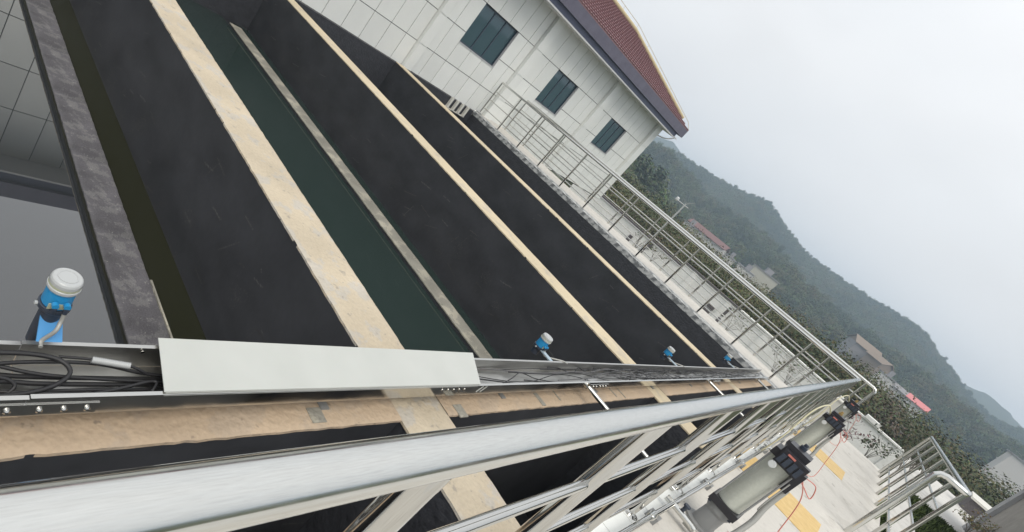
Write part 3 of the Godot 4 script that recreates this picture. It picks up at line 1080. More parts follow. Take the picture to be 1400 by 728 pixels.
func sensor(x: float, y: float, zb: float, label: String, first: bool) -> void:
	var t := thing("level_sensor", label, "sensor", T(x, 0.868, -0.945), "blue level sensors over the tank bays")
	var c := T(x, y, zb)
	# arm
	var st := begin()
	if first:
		hexa(st, [T(x - 0.022, 0.868, -0.945), T(x + 0.026, 0.868, -0.945), T(x + 0.02, y + 0.012, zb - 0.007), T(x - 0.018, y + 0.012, zb - 0.007),
			T(x - 0.022, 0.868, -0.940), T(x + 0.026, 0.868, -0.940), T(x + 0.02, y + 0.012, zb - 0.002), T(x - 0.018, y + 0.012, zb - 0.002)])
	else:
		tbx(st, x - 0.016, x + 0.016, 0.868, y + 0.01, -0.954, -0.948)
	var arm_z := -0.942 if first else -0.951
	part(st, "arm", M.blue_arm if first else M.arm_steel, t)
	var e := 1.0
	st = begin()
	lathe(st, Vector3(c.x, T(0, 0, arm_z).y - 0.055, c.z), [[0.0000, 0.0000], [0.0272, 0.0000], [0.0288, 0.0400], [0.0288, c.y - T(0, 0, arm_z).y + 0.0480]], 24)
	part(st, "transducer", M.rim_dark, t)
	st = begin()
	lathe(st, c, [[0.0000, 0.0000], [0.0400, 0.0000], [0.0416, 0.0032], [0.0416, 0.0144], [0.0384, 0.0160], [0.0000, 0.0160]], 28)
	part(st, "collar", M.rim_dark, t)
	st = begin()
	lathe(st, c + Vector3(0, 0.0160, 0), [[0.0000, 0.0000], [0.0352, 0.0000], [0.0368, 0.0032], [0.0368, 0.0496], [0.0392, 0.0528], [0.0392, 0.0560], [0.0000, 0.0560]], 28)
	part(st, "housing", M.blue, t)
	st = begin()
	lathe(st, c + Vector3(0, 0.0720, 0), [[0.0000, 0.0000], [0.0408, 0.0000], [0.0420, 0.0032], [0.0420, 0.0096], [0.0400, 0.0112], [0.0400, 0.0272], [0.0376, 0.0328], [0.0344, 0.0352], [0.0000, 0.0360]], 28)
	var cp := part(st, "cap", M.cap, t)
	st = begin()
	lathe(st, c + Vector3(0, 0.0720 + 0.0120, 0), [[0.0406, 0.0000], [0.0406, 0.0064]], 28)
	part(st, "seal", M.plate_label, cp)
	st = begin()
	lathe(st, c + Vector3(0, 0.107, 0), [[0.0, 0.0006], [0.022, 0.0008], [0.0225, 0.0022], [0.0255, 0.0022], [0.026, 0.0]], 28)
	part(st, "top_ring", M.cap, cp)
	# label plate and two cable glands on the camera side
	st = begin()
	obx(st, c + Vector3(-0.0096, 0.0320, 0.0364), Vector3(0.0400, 0.0176, 0.0032), Basis.IDENTITY)
	part(st, "label_plate", M.plate_label, t)
	for k in [-1, 1]:
		st = begin()
		var gp := c + Vector3(0.0144 * k - 0.0016, 0.0416, 0.0376)
		lathe(st, gp, [[0.0000, 0.0000], [0.0088, 0.0000], [0.0088, 0.0128], [0.0000, 0.0128]], 12, Basis(Vector3.RIGHT, PI / 2))
		var bo := part(st, "gland_boss", M.blue, t)
		st = begin()
		lathe(st, gp + Vector3(0, -0.0048, 0.0096), [[0.0000, 0.0000], [0.0068, 0.0000], [0.0068, -0.0176], [0.0000, -0.0176]], 10)
		part(st, "gland", M.rim_dark, bo)
	st = begin()
	tube(st, smooth([c + Vector3(0.0128, 0.0240, 0.0472), c + Vector3(0.0120, -0.0040, 0.0528), c + Vector3(0.0032, -0.0280, 0.0680) if first else c + Vector3(0.0400, -0.0160, 0.0720), T(x + (-0.012 if first else 0.09), 0.875, -0.935), T(x + (-0.014 if first else 0.13), 0.862, -0.94)], 6), 0.0058, 10)
	part(st, "cable_sleeve", M.hose, t)
	st = begin()
	tube(st, [c + Vector3(-0.0480, 0.0064, 0), c + Vector3(-0.0320, 0.0064, 0)], 0.006, 8)
	part(st, "clamp_screw", M.cap, t)
	e += 0.0


# ---------------------------------------------------------------- actuators
func build_actuators() -> void:
	var h := 1.0
	var labels := ["grey-green air cylinder with black valve block, nearest of the row on the walkway", "grey-green air cylinder between the two others on the walkway", "grey-green air cylinder farthest along the walkway, by the white box"]
	var xs := [2.97, 5.52, 8.07]
	for i in 3:
		var x: float = xs[i]
		var y := -0.028 if i == 0 else -0.016
		var c := P(x, y, -1.0)
		var t := thing("air_cylinder", labels[i], "actuator", c, "air cylinders along the walkway")
		var st := begin()
		lathe(st, c, [[0.0, 0.0], [0.11, 0.0], [0.11, 0.015], [0.072, 0.018], [0.068, 0.13], [0.08, 0.15], [0.084, 0.19], [0.0, 0.19]], 24)
		part(st, "pedestal", M.pedestal, t)
		var zf := 0.19
		st = begin()
		bxm(st, c + Vector3(-0.092, zf, -0.092), c + Vector3(0.092, zf + 0.045, 0.092))
		part(st, "lower_flange", M.black, t)
		for q in [[-1, -1], [-1, 1], [1, -1], [1, 1]]:
			st = begin()
			lathe(st, c + Vector3(0.074 * q[0], zf - 0.016, 0.074 * q[1]), [[0.0, 0.0], [0.011, 0.0], [0.011, 0.016]], 6)
			part(st, "bolt", M.rim_dark, t)
		st = begin()
		lathe(st, c + Vector3(0, zf + 0.045, 0), [[0.076, 0.0], [0.078, 0.005], [0.078, 0.415], [0.076, 0.42]], 36)
		part(st, "barrel", M.barrel, t)
		for q in [[-1, -1], [-1, 1], [1, -1], [1, 1]]:
			st = begin()
			tube(st, [c + Vector3(0.08 * q[0], zf + 0.04, 0.08 * q[1]), c + Vector3(0.08 * q[0], zf + 0.47, 0.08 * q[1])], 0.006, 8)
			part(st, "tie_rod", M.pedestal, t)
		var zt := zf + 0.465
		st = begin()
		bxm(st, c + Vector3(-0.09, zt, -0.09), c + Vector3(0.09, zt + 0.05, 0.09))
		part(st, "upper_flange", M.black, t)
		# valve block on the camera side
		st = begin()
		bxm(st, c + Vector3(-0.15, zt - 0.01, -0.05), c + Vector3(-0.091, zt + 0.085, 0.105))
		var vb := part(st, "valve_block", M.black, t)
		for k in 4:
			st = begin()
			bxm(st, c + Vector3(-0.172, zt + 0.005, -0.04 + 0.035 * k), c + Vector3(-0.15, zt + 0.06, -0.015 + 0.035 * k))
			part(st, "solenoid", M.rim_dark, vb)
		st = begin()
		bxm(st, c + Vector3(-0.1512, zt + 0.066, -0.02), c + Vector3(-0.1502, zt + 0.078, 0.025))
		part(st, "red_tag", M.red, vb)
		st = begin()
		bxm(st, c + Vector3(-0.09, zt + 0.05, -0.06), c + Vector3(0.06, zt + 0.12, 0.07))
		part(st, "top_box", M.black, t)
		st = begin()
		bxm(st, c + Vector3(-0.06, zt - 0.12, 0.085), c + Vector3(0.02, zt + 0.03, 0.125))
		part(st, "side_valve", M.black, t)
		st = begin()
		lathe(st, c + Vector3(-0.151, zt - 0.03, -0.03), [[0.0, 0.0], [0.022, 0.0], [0.022, 0.014], [0.018, 0.016], [0.0, 0.015]], 20, Basis(Vector3(0, 0, 1), PI / 2))
		var ga := part(st, "pressure_gauge", M.gauge, t)
		st = begin()
		tube(st, [c + Vector3(-0.151, zt - 0.03, -0.03), c + Vector3(-0.09, zt - 0.03, -0.03)], 0.007, 8)
		part(st, "gauge_stem", M.brass, ga)
		st = begin()
		lathe(st, c + Vector3(0.02, zt + 0.12, 0.0), [[0.02, 0.0], [0.02, 0.02], [0.012, 0.022], [0.012, 0.04], [0.0, 0.041]], 12)
		part(st, "knob", M.brass if i > 0 else M.rim_dark, t)
		# grey hose down the side to the pipe on the floor
		st = begin()
		tube(st, smooth([c + Vector3(-0.03, zt - 0.1, 0.115), c + Vector3(-0.05, zt - 0.25, 0.12), c + Vector3(-0.08, zt - 0.38, 0.14), c + Vector3(-0.14, 0.13, 0.13), c + Vector3(-0.22, 0.06, 0.09), c + Vector3(-0.29, 0.04, 0.02), c + Vector3(-0.3, 0.04, -0.06)], 6), 0.017, 10)
		part(st, "hose", M.hose, t)
		st = begin()
		tube(st, smooth([c + Vector3(-0.06, zt - 0.06, 0.1), c + Vector3(-0.09, zt - 0.22, 0.1), c + Vector3(-0.06, zt - 0.3, 0.11), c + Vector3(-0.02, zt - 0.2, 0.12)], 6), 0.0045, 7)
		part(st, "wire", M.hose, t)
		# red air line: loops out and back to the valve block
		st = begin()
		tube(st, smooth([c + Vector3(-0.05, zt, 0.126), c + Vector3(0.1, zt - 0.12, 0.2), c + Vector3(0.12, zt - 0.34, 0.26), c + Vector3(0.0, 0.12, 0.3), c + Vector3(-0.12, 0.1, 0.2), c + Vector3(-0.1, 0.14, 0.11)], 8), 0.0032, 7)
		part(st, "air_line", M.red, t)
		st = begin()
		tube(st, smooth([c + Vector3(0.0, zt + 0.02, 0.126), c + Vector3(0.12, zt, 0.19), c + Vector3(0.16, zt - 0.08, 0.22), c + Vector3(0.08, zt - 0.04, 0.15), c + Vector3(0.0, zt - 0.02, 0.126)], 8), 0.0032, 7)
		part(st, "air_line", M.red, t)
		if i > 0:
			st = begin()
			tube(st, smooth([c + Vector3(-0.1, zt + 0.06, -0.05), c + Vector3(-0.3, zt + 0.14, -0.12), c + Vector3(-0.65, zt + 0.02, -0.16), c + Vector3(-0.8, zt - 0.3, -0.14), c + Vector3(-0.78, 0.1, -0.15), c + Vector3(-0.75, 0.05, -0.17)], 8), 0.0075, 8)
			part(st, "air_line", M.hose_cream, t)
		h += 0.0
	# steel air pipe along the fence foot with brackets, and its branches
	var t := thing("air_pipe", "thin stainless air pipe running along the walkway floor beside the fence foot", "pipe", P(5, 0.09, -1))
	var st := begin()
	tube(st, [P(-2.0, 0.09, -0.955), P(8.9, 0.09, -0.955)], 0.0165, 12)
	part(st, "pipe", M.steel, t)
	for k in 10:
		var x := 0.66 + 0.9 * k
		st = begin()
		lathe(st, P(x, 0.09, -0.955), [[0.0165, -0.03], [0.0225, -0.028], [0.0225, 0.028], [0.0165, 0.03]], 14, Basis(Vector3(0, 0, 1), PI / 2))
		var cpl := part(st, "coupling", M.steel_worn, t)
		st = begin()
		bx(st, x + 0.05, x + 0.10, 0.065, 0.115, -1.0, -0.968)
		part(st, "bracket", M.pedestal, cpl)
	for i in 3:
		var x: float = xs[i] - 0.23
		st = begin()
		tube(st, smooth([P(x, 0.125, -0.955), P(x, 0.0, -0.955), P(x - 0.005, -0.03, -0.96)], 4), 0.02, 12)
		var br := part(st, "branch_pipe", M.steel_worn, t)
		st = begin()
		lathe(st, P(x, 0.05, -0.94), [[0.012, 0.0], [0.012, 0.03], [0.022, 0.032], [0.022, 0.045], [0.0, 0.046]], 10)
		part(st, "tap", M.rim_dark, br)
	# white box at the end of the walkway
	t = thing("control_box", "narrow white upright box at the walkway corner behind the last air cylinder", "box", P(8.8, 0.09, -1))
	st = begin()
	bx(st, 8.66, 8.9, 0.055, 0.125, -0.998, -0.59)
	part(st, "housing", M.white_box, t)
	st = begin()
	bx(st, 8.645, 8.915, 0.048, 0.13, -0.59, -0.575)
	part(st, "lid", M.white_box, t)
	st = begin()
	bx(st, 8.7, 8.86, 0.052, 0.055, -0.95, -0.63)
	part(st, "door", M.wall_plain, t)


# ---------------------------------------------------------------- plants
func leaf_tint(base: Color) -> Color:   # young and old leaves mixed at random, wherever they hang
	return Color(base.r * rng.randf_range(0.8, 1.3), base.g * rng.randf_range(0.85, 1.2), base.b * rng.randf_range(0.8, 1.2))


func leaf_clump(st: SurfaceTool, c: Vector3, r: Vector3, n: int, size: float, base: Color, out_from: Vector3) -> void:
	for i in n:
		var d := Vector3(rng.randfn(), rng.randfn(), rng.randfn()).normalized()
		var p := c + d * r * pow(rng.randf(), 0.4)
		var nn := (d * 0.7 + (p - out_from).normalized() * 0.5 + Vector3(0, 0.35, 0) + Vector3(rng.randfn(), rng.randfn(), rng.randfn()) * 0.35).normalized()
		var u := nn.cross(Vector3(rng.randfn(), rng.randfn(), rng.randfn())).normalized()
		var v := nn.cross(u)
		var s := size * rng.randf_range(0.6, 1.3)
		st.set_color(leaf_tint(base))
		st.set_normal(nn)
		var a := p - u * s * 0.5
		var b := p + v * s * 0.34
		var e := p + u * s * 0.55 - nn * s * 0.15
		var f := p - v * s * 0.34
		for q in [a, b, e, a, e, f]:
			st.add_vertex(q)


func tree_proto(called: String, height: float, width: float, base: Color, clumps: int, per: int, size: float, conical: bool, trunk_share: float) -> Node3D:
	var t := Node3D.new()
	t.name = called
	var tr := begin()
	var lean := Vector3(rng.randf_range(-0.06, 0.06), 0, rng.randf_range(-0.06, 0.06)) * height
	var tops := Vector3(0, height * 0.85, 0) + lean
	var r0 := height * 0.018
	taper(tr, smooth([Vector3(0, -0.3, 0), Vector3(0, height * 0.3, 0) + lean * 0.3, tops], 4), [r0 * 1.25, r0 * 1.1, r0, r0 * 0.9, r0 * 0.75, r0 * 0.6, r0 * 0.45, r0 * 0.35, r0 * 0.2], 7)
	var lf := begin()
	var mid := Vector3(0, height * (trunk_share + 1.0) / 2, 0) + lean * 0.6
	for k in clumps:
		var q := (k + 0.5) / clumps
		var y := height * lerpf(trunk_share, 0.96, q)
		var spread: float
		if conical:
			spread = width * 0.5 * lerpf(1.0, 0.12, q)
		else:
			spread = width * 0.5 * sqrt(maxf(0.05, 1.0 - pow(q * 2.0 - 0.85, 2.0) * 0.75))
		var a := k * 2.4 + rng.randf() * 0.8
		var rad := spread * rng.randf_range(0.35, 0.8)
		var c := Vector3(cos(a) * rad, y, sin(a) * rad) + lean * q
		var cr := width * rng.randf_range(0.18, 0.27)
		taper(tr, [Vector3(0, y - rad * 0.7, 0) + lean * q * 0.8, c], [r0 * 0.45, r0 * 0.12], 5, false)
		leaf_clump(lf, c, Vector3(cr, cr * 0.75, cr), per, size, base, mid)
	put(commit(tr), "trunk", M.bark, t)
	put(lf.commit(), "crown", M.leaf, t)
	return t


func joined(t: Node3D) -> ArrayMesh:   # trunk and crown of a tree as one mesh of two surfaces, for the far wood
	var m := ArrayMesh.new()
	for i in 2:
		var o: MeshInstance3D = t.get_child(i)
		m.add_surface_from_arrays(Mesh.PRIMITIVE_TRIANGLES, o.mesh.surface_get_arrays(0))
		m.surface_set_material(i, o.material_override)
	return m


var ridge := [[-60.0, 3.0], [-30.0, 2.6], [-14.0, 2.9], [-6.94, 2.41], [-5.63, 1.86], [-3.97, 2.12], [-1.1, 3.08], [1.13, 3.78], [4.18, 3.4], [6.42, 3.19], [9.91, 3.12], [11.68, 3.55], [15.14, 4.6], [16.78, 4.03], [19.13, 3.72], [23.04, 3.28], [26.16, 2.22], [32.0, 3.0], [50.0, 3.4], [80.0, 2.6]]
var hill_noise := FastNoiseLite.new()


func ridge_el(az: float) -> float:
	if az <= ridge[0][0]:
		return ridge[0][1]
	for i in ridge.size() - 1:
		if az < ridge[i + 1][0]:
			return lerpf(ridge[i][1], ridge[i + 1][1], (az - ridge[i][0]) / (ridge[i + 1][0] - ridge[i][0]))
	return ridge[-1][1]


var spur := [[-60.0, 1.0], [-16.0, 0.5], [-4.0, 0.7], [2.0, 1.2], [8.0, 1.2], [11.0, 1.9], [14.5, 2.25], [17.0, 1.9], [19.0, 1.45], [21.0, 2.3], [24.0, 2.75], [27.0, 2.3], [34.0, 2.0], [80.0, 1.5]]


func spur_el(az: float) -> float:
	if az <= spur[0][0]:
		return spur[0][1]
	for i in spur.size() - 1:
		if az < spur[i + 1][0]:
			return lerpf(spur[i][1], spur[i + 1][1], (az - spur[i][0]) / (spur[i + 1][0] - spur[i][0]))
	return spur[-1][1]


const RIDGE_R := 500.0
const TREE_TOP := 6.0


func ground_y(az: float, r: float) -> float:
	var top := 1.4 + RIDGE_R * tan(deg_to_rad(ridge_el(az))) - TREE_TOP
	var low := 1.4 + 300.0 * tan(deg_to_rad(spur_el(az))) - TREE_TOP
	var keys := [[0.0, -3.2], [24.0, -3.2], [45.0, -4.6], [70.0, -6.6], [130.0, -8.0], [200.0, -6.2], [235.0, -4.5], [300.0, low], [350.0, low - 3.0], [RIDGE_R, top], [RIDGE_R + 60.0, top - 1.5], [RIDGE_R + 200.0, top * 0.5], [880.0, 0.0]]
	var y := 0.0
	for i in keys.size() - 1:
		if r <= keys[i + 1][0]:
			var f: float = (r - keys[i][0]) / (keys[i + 1][0] - keys[i][0])
			if i == 8:
				f = lerpf(f, f * f * (3 - 2 * f), 0.5)
			y = lerpf(keys[i][1], keys[i + 1][1], f)
			break
	if r > 60:
		var w := clampf((r - 60) / 200.0, 0, 1) * (1.0 - clampf(absf(r - RIDGE_R) / 80.0, 0, 1) * 0.0)
		var x := r * cos(deg_to_rad(az))
		var z := r * sin(deg_to_rad(az))
		var near_ridge := maxf(clampf(1.0 - absf(r - RIDGE_R) / 70.0, 0.0, 1.0), clampf(1.0 - absf(r - 300.0) / 40.0, 0.0, 1.0))
		y += hill_noise.get_noise_2d(x, z) * 9.0 * w * (1.0 - near_ridge)
	return y


func at_polar(az: float, r: float) -> Vector3:
	return Vector3(r * cos(deg_to_rad(az)), ground_y(az, r), -r * sin(deg_to_rad(az)))


func build_land() -> void:
	hill_noise.seed = 5
	hill_noise.frequency = 0.009
	hill_noise.fractal_octaves = 3
	var st := begin()
	st.set_smooth_group(0)
	var rs := [0.0, 12.0, 24.0, 34.0, 45.0, 57.0, 70.0, 90.0, 110.0, 130.0, 155.0, 180.0, 200.0, 225.0, 250.0, 275.0, 300.0, 325.0, 350.0, 375.0, 400.0, 425.0, 450.0, 475.0, 500.0, 525.0, 560.0, 630.0, 700.0, 880.0]
	var azs := []
	var a := -180.0
	while a < 180.0:
		azs.append(a)
		a += 1.0 if (a >= -20 and a < 40) else 4.0
	azs.append(180.0)
	for i in azs.size() - 1:
		for k in rs.size() - 1:
			quad(st, at_polar(azs[i], rs[k]), at_polar(azs[i], rs[k + 1]), at_polar(azs[i + 1], rs[k + 1]), at_polar(azs[i + 1], rs[k]))
	setting(part(st, "terrain", M.soil))
	# pale far hills
	for h in [[[19.0, 0.5], [22.0, 2.9], [22.81, 3.4], [24.25, 3.78], [25.93, 3.2], [28.0, 3.4], [31.0, 2.0], [36.0, 1.0]], [[-16.0, 1.0], [-10.0, 2.0], [-6.46, 2.6], [-5.73, 2.8], [-4.25, 2.92], [-3.34, 2.6], [-2.0, 2.2], [1.0, 0.8]]]:
		st = begin()
		st.set_smooth_group(0)
		var pa := []
		var steps := 60
		for i in steps + 1:
			var az: float = lerpf(h[0][0], h[-1][0], float(i) / steps)
			var el := 0.0
			for k in h.size() - 1:
				if az >= h[k][0] and az <= h[k + 1][0]:
					el = lerpf(h[k][1], h[k + 1][1], (az - h[k][0]) / (h[k + 1][0] - h[k][0]))
			el += 0.06 * hill_noise.get_noise_1d(az * 300.0)
			var d := Vector3(cos(deg_to_rad(az)), 0, -sin(deg_to_rad(az)))
			var row := []
			for q in [[680.0, 0.0], [715.0, 0.5], [750.0, 0.82], [780.0, 1.0], [820.0, 0.75], [870.0, 0.0]]:
				row.append(d * q[0] + Vector3(0, 1.4 + 780.0 * tan(deg_to_rad(el)) * q[1] + 12.0 * hill_noise.get_noise_2d(q[0], az * 60.0) * (1.0 - absf(q[1] - 0.5) * 2.0), 0))
			pa.append(row)
		for i in steps:
			for k in 5:
				quad(st, pa[i][k], pa[i + 1][k], pa[i + 1][k + 1], pa[i][k + 1])
		setting(part(st, "hills", M.far_wood))


func build_plants() -> void:
	rng.seed = 77
	var protos := []
	var dark := Color(0.06, 0.082, 0.042)
	var midc := Color(0.082, 0.11, 0.048)
	var olive := Color(0.095, 0.1, 0.048)
	var blue := Color(0.054, 0.08, 0.05)
	protos.append(tree_proto("broadleaf_tree", 8.0, 6.0, dark, 16, 70, 0.55, false, 0.25))
	protos.append(tree_proto("broadleaf_tree", 8.0, 5.2, midc, 14, 70, 0.5, false, 0.2))
	protos.append(tree_proto("evergreen_tree", 8.0, 4.6, blue, 16, 60, 0.5, true, 0.12))
	protos.append(tree_proto("broadleaf_tree", 8.0, 6.4, olive, 15, 70, 0.55, false, 0.22))
	# the wood on the hillsides: one mass
	var spots := [[], [], [], []]
	rng.seed = 78
	for i in 15000:
		var az := rng.randf_range(-16.0, 32.0)
		var r := sqrt(rng.randf_range(215.0 * 215.0, 535.0 * 535.0))
		if r < 232 and rng.randf() < 0.5:
			continue
		var p := at_polar(az, r)
		var skip := false
		for hs in house_spots:
			if Vector2(p.x - hs.x, p.z - hs.z).length() < 9.0:
				skip = true
		if skip:
			continue
		var patch := hill_noise.get_noise_2d(p.x * 2.2 + 300, p.z * 2.2)
		var kind := 0
		if patch > 0.12:
			kind = 1 if rng.randf() < 0.7 else 3
		elif patch < -0.15:
			kind = 2 if rng.randf() < 0.7 else 0
		else:
			kind = [0, 0, 1, 2, 3][rng.randi() % 5]
		var s := rng.randf_range(0.6, 1.05)
		if r > 470:
			s = rng.randf_range(0.55, 0.95)
		spots[kind].append(Transform3D(Basis(Vector3.UP, rng.randf() * TAU).scaled(Vector3(s, s * rng.randf_range(0.85, 1.15), s)), p))
	var wl := ["far hillside wood of dark rounded trees fading in haze", "far hillside wood of mid-green rounded trees fading in haze", "far hillside wood of bluish pointed evergreens fading in haze", "far hillside wood of olive-green trees fading in haze"]
	for k in 4:
		var mm := MultiMesh.new()
		mm.transform_format = MultiMesh.TRANSFORM_3D
		mm.mesh = joined(protos[k])
		mm.instance_count = spots[k].size()
		for i in spots[k].size():
			mm.set_instance_transform(i, spots[k][i])
		var o := MultiMeshInstance3D.new()
		o.multimesh = mm
		o.name = numbered("wood")
		add_child(o)
		o.set_meta("kind", "stuff")
		describe(o, wl[k], "wood")
	# single trees in the valley and round the houses
	rng.seed = 79
	var where := []
	for i in 64:
		where.append([rng.randf_range(-12.0, 27.0), rng.randf_range(60.0, 190.0), rng.randf_range(0.55, 0.85), rng.randi() % 4])
	for i in 14:
		where.append([rng.randf_range(-13.0, 12.0), rng.randf_range(40.0, 60.0), rng.randf_range(0.4, 0.55), rng.randi() % 4])
	for e in [[26.2, 112.0, 1.35, 0], [25.2, 118.0, 1.5, 2], [24.2, 122.0, 1.45, 0], [23.2, 128.0, 1.5, 2], [22.4, 130.0, 1.3, 1], [21.6, 135.0, 1.1, 1], [25.8, 105.0, 1.1, 1], [24.7, 100.0, 1.0, 3], [23.0, 105.0, 0.95, 0], [20.6, 140.0, 1.0, 3]]:
		where.append(e)
	var tl := ["dark rounded broadleaf tree in the hazy valley below the hills", "mid-green broadleaf tree in the hazy valley below the hills", "bluish pointed evergreen in the hazy valley below the hills", "olive-green broadleaf tree in the hazy valley below the hills"]
	for e in where:
		var p := at_polar(e[0], e[1])
		var hit := false
		for hs in house_spots:
			var d := Vector2(hs.x, hs.z)
			var q := Vector2(p.x, p.z)
			if absf(rad_to_deg(atan2(-d.y, d.x)) - e[0]) < 1.4 and q.length() < d.length() and e[2] < 0.9 and p.y + 8.0 * e[2] > hs.y - 0.5:
				hit = true
			if (q - d).length() < 8:
				hit = true
		if hit:
			continue
		var k: int = e[3]
		var o := copy(protos[k], protos[k].name, p, "", rng.randf() * TAU, e[2])
		describe(o, tl[k], "tree", "trees in the valley, kind %d" % (k + 1))
	# bushes on the bank behind the yard
	var bushes := []
	bushes.append(tree_proto("bush", 3.0, 3.6, Color(0.085, 0.098, 0.055), 24, 330, 0.085, false, 0.08))
	bushes.append(tree_proto("bush", 3.0, 3.2, Color(0.125, 0.13, 0.07), 22, 300, 0.08, false, 0.08))
	bushes.append(tree_proto("bush", 3.0, 3.4, Color(0.13, 0.118, 0.095), 20, 240, 0.08, false, 0.08))
	var bl := ["green rounded bush on the bank behind the white boundary wall", "pale olive bush on the bank behind the white boundary wall", "brownish thin bush on the bank behind the white boundary wall"]
	rng.seed = 80
	for i in 108:
		var row := i % 3
		var az := lerpf(-13.5, 27.0, (i + rng.randf_range(-0.6, 0.6)) / 107.0)
		var r := 37.0 / maxf(cos(deg_to_rad(az)), 0.7) + row * 4.2 + rng.randf_range(0.0, 1.6)
		if az > 13.5:
			r = 36.6 / maxf(cos(deg_to_rad(az)), 0.7) + row * 4.2 + rng.randf_range(0.0, 1.6)
		var p := at_polar(az, r)
		var tip := 1.4 - r * tan(deg_to_rad(rng.randf_range(1.9, 3.2) if az > 8 else rng.randf_range(1.2, 2.9)))
		if az > 8.0 and row > 0:
			tip = 1.4 - r * tan(deg_to_rad(rng.randf_range(1.4, 2.1)))
		var s := clampf((tip - p.y) / 2.9, 0.5, 2.0)
		var k: int = [0, 1, 2, 1, 0][rng.randi() % 5] if az > 8 else [0, 0, 1, 2][rng.randi() % 4]
		var o := copy(bushes[k], "bush", p, "", rng.randf() * TAU, s)
		describe(o, bl[k], "bush", "bushes on the bank, kind %d" % (k + 1))
	for b in bushes:
		b.free()
	for b in protos:
		b.free()
	# low twiggy shrubs planted along the yard
	rng.seed = 81
	var spots2 := [[11.2, 1.92, 0.5, "bare sapling in front of the white boundary wall, beside its two dark panels"], [11.3, 4.15, 0.62, "bushy sapling in front of the shorter white wall, beside its dark panels"], [11.3, 3.75, 0.5, "thin bare sapling where the two white boundary walls meet"], 
		[11.0, 0.72, 0.62, "wide twiggy sapling in front of the white wall, behind the handrail corner"], [11.3, 1.0, 0.55, "leaning twiggy sapling in front of the white wall, next to the handrail corner"],
		[10.6, -0.3, 0.5, "reddish spiky plant in front of the white wall past the walkway end"], [10.9, -0.62, 0.62, "sapling with dark leaves in front of the white wall beside the end railing"], [14.2, -1.35, 0.7, "leafy shrub on the yard seen through the end railing"], [15.4, -1.6, 0.7, "wide leafy shrub on the yard farther out seen through the end railing"], [13.2, -1.15, 0.6, "dark leafy shrub close behind the end railing post"], [12.4, -2.15, 0.45, "pale leafy plant at the lawn edge by the grey wall"]]
	for i in spots2.size():
		var e = spots2[i]
		var low := i <= 6
		var q := 1.75 if low else 1.0
		var foot := P(e[0] * q, e[1] * q, -3.9 if low else -1.12)
		var base := P(e[0] * q, e[1] * q, -1.16 * q) if low else foot
		var t := thing("sapling" if low else "shrub", e[3], "sapling" if low else "shrub", foot, "saplings along the boundary wall" if low else "shrubs planted on the yard")
		var tw := begin()
		var lf := begin()
		var col := Color(0.1, 0.115, 0.055) if i < 5 else Color(0.06, 0.072, 0.042)
		if i == 5:
			col = Color(0.14, 0.045, 0.06)
		if i == 10:
			col = Color(0.22, 0.2, 0.11)
		var leaves := 5 if i < 6 else (15 if i == 6 else 33)
		if low:
			taper(tw, smooth([foot, foot.lerp(base, 0.5) + Vector3(0.05, 0, 0.06), base], 3), [0.04, 0.03, 0.02], 6, false)
		for k in 11:
			var a := rng.randf() * TAU
			var ln: float = e[2] * S * q * rng.randf_range(0.5, 1.0)
			var out := Vector3(cos(a), 0, sin(a)) * ln * rng.randf_range(0.3, 0.75)
			var tip := base + out + Vector3(0, ln * rng.randf_range(0.6, 1.0), 0)
			var midp := base + out * 0.35 + Vector3(0, ln * 0.45, 0)
			taper(tw, smooth([base, midp, tip], 3), [0.008, 0.007, 0.006, 0.005, 0.004, 0.003, 0.002], 5, false)
			for j in 3:
				var f := rng.randf_range(0.4, 0.9)
				var s := midp.lerp(tip, f)
				var e2 := s + Vector3(rng.randfn(), rng.randf() * 1.2, rng.randfn()) * 0.13 * q
				taper(tw, [s, e2], [0.005, 0.002], 4, false)
				leaf_clump(lf, e2, Vector3(0.1, 0.08, 0.1) * q, leaves / 3 + 1, 0.05 * q, col, base)
			leaf_clump(lf, tip, Vector3(0.12, 0.1, 0.12) * q, leaves / 3 + 1, 0.05 * q, col, base)
		part(tw, "twigs", M.bark, t)
		var o := put(lf.commit(), "leaves", M.leaf, t)
		o.position = -foot


# ---------------------------------------------------------------- far houses
var house_spots := []


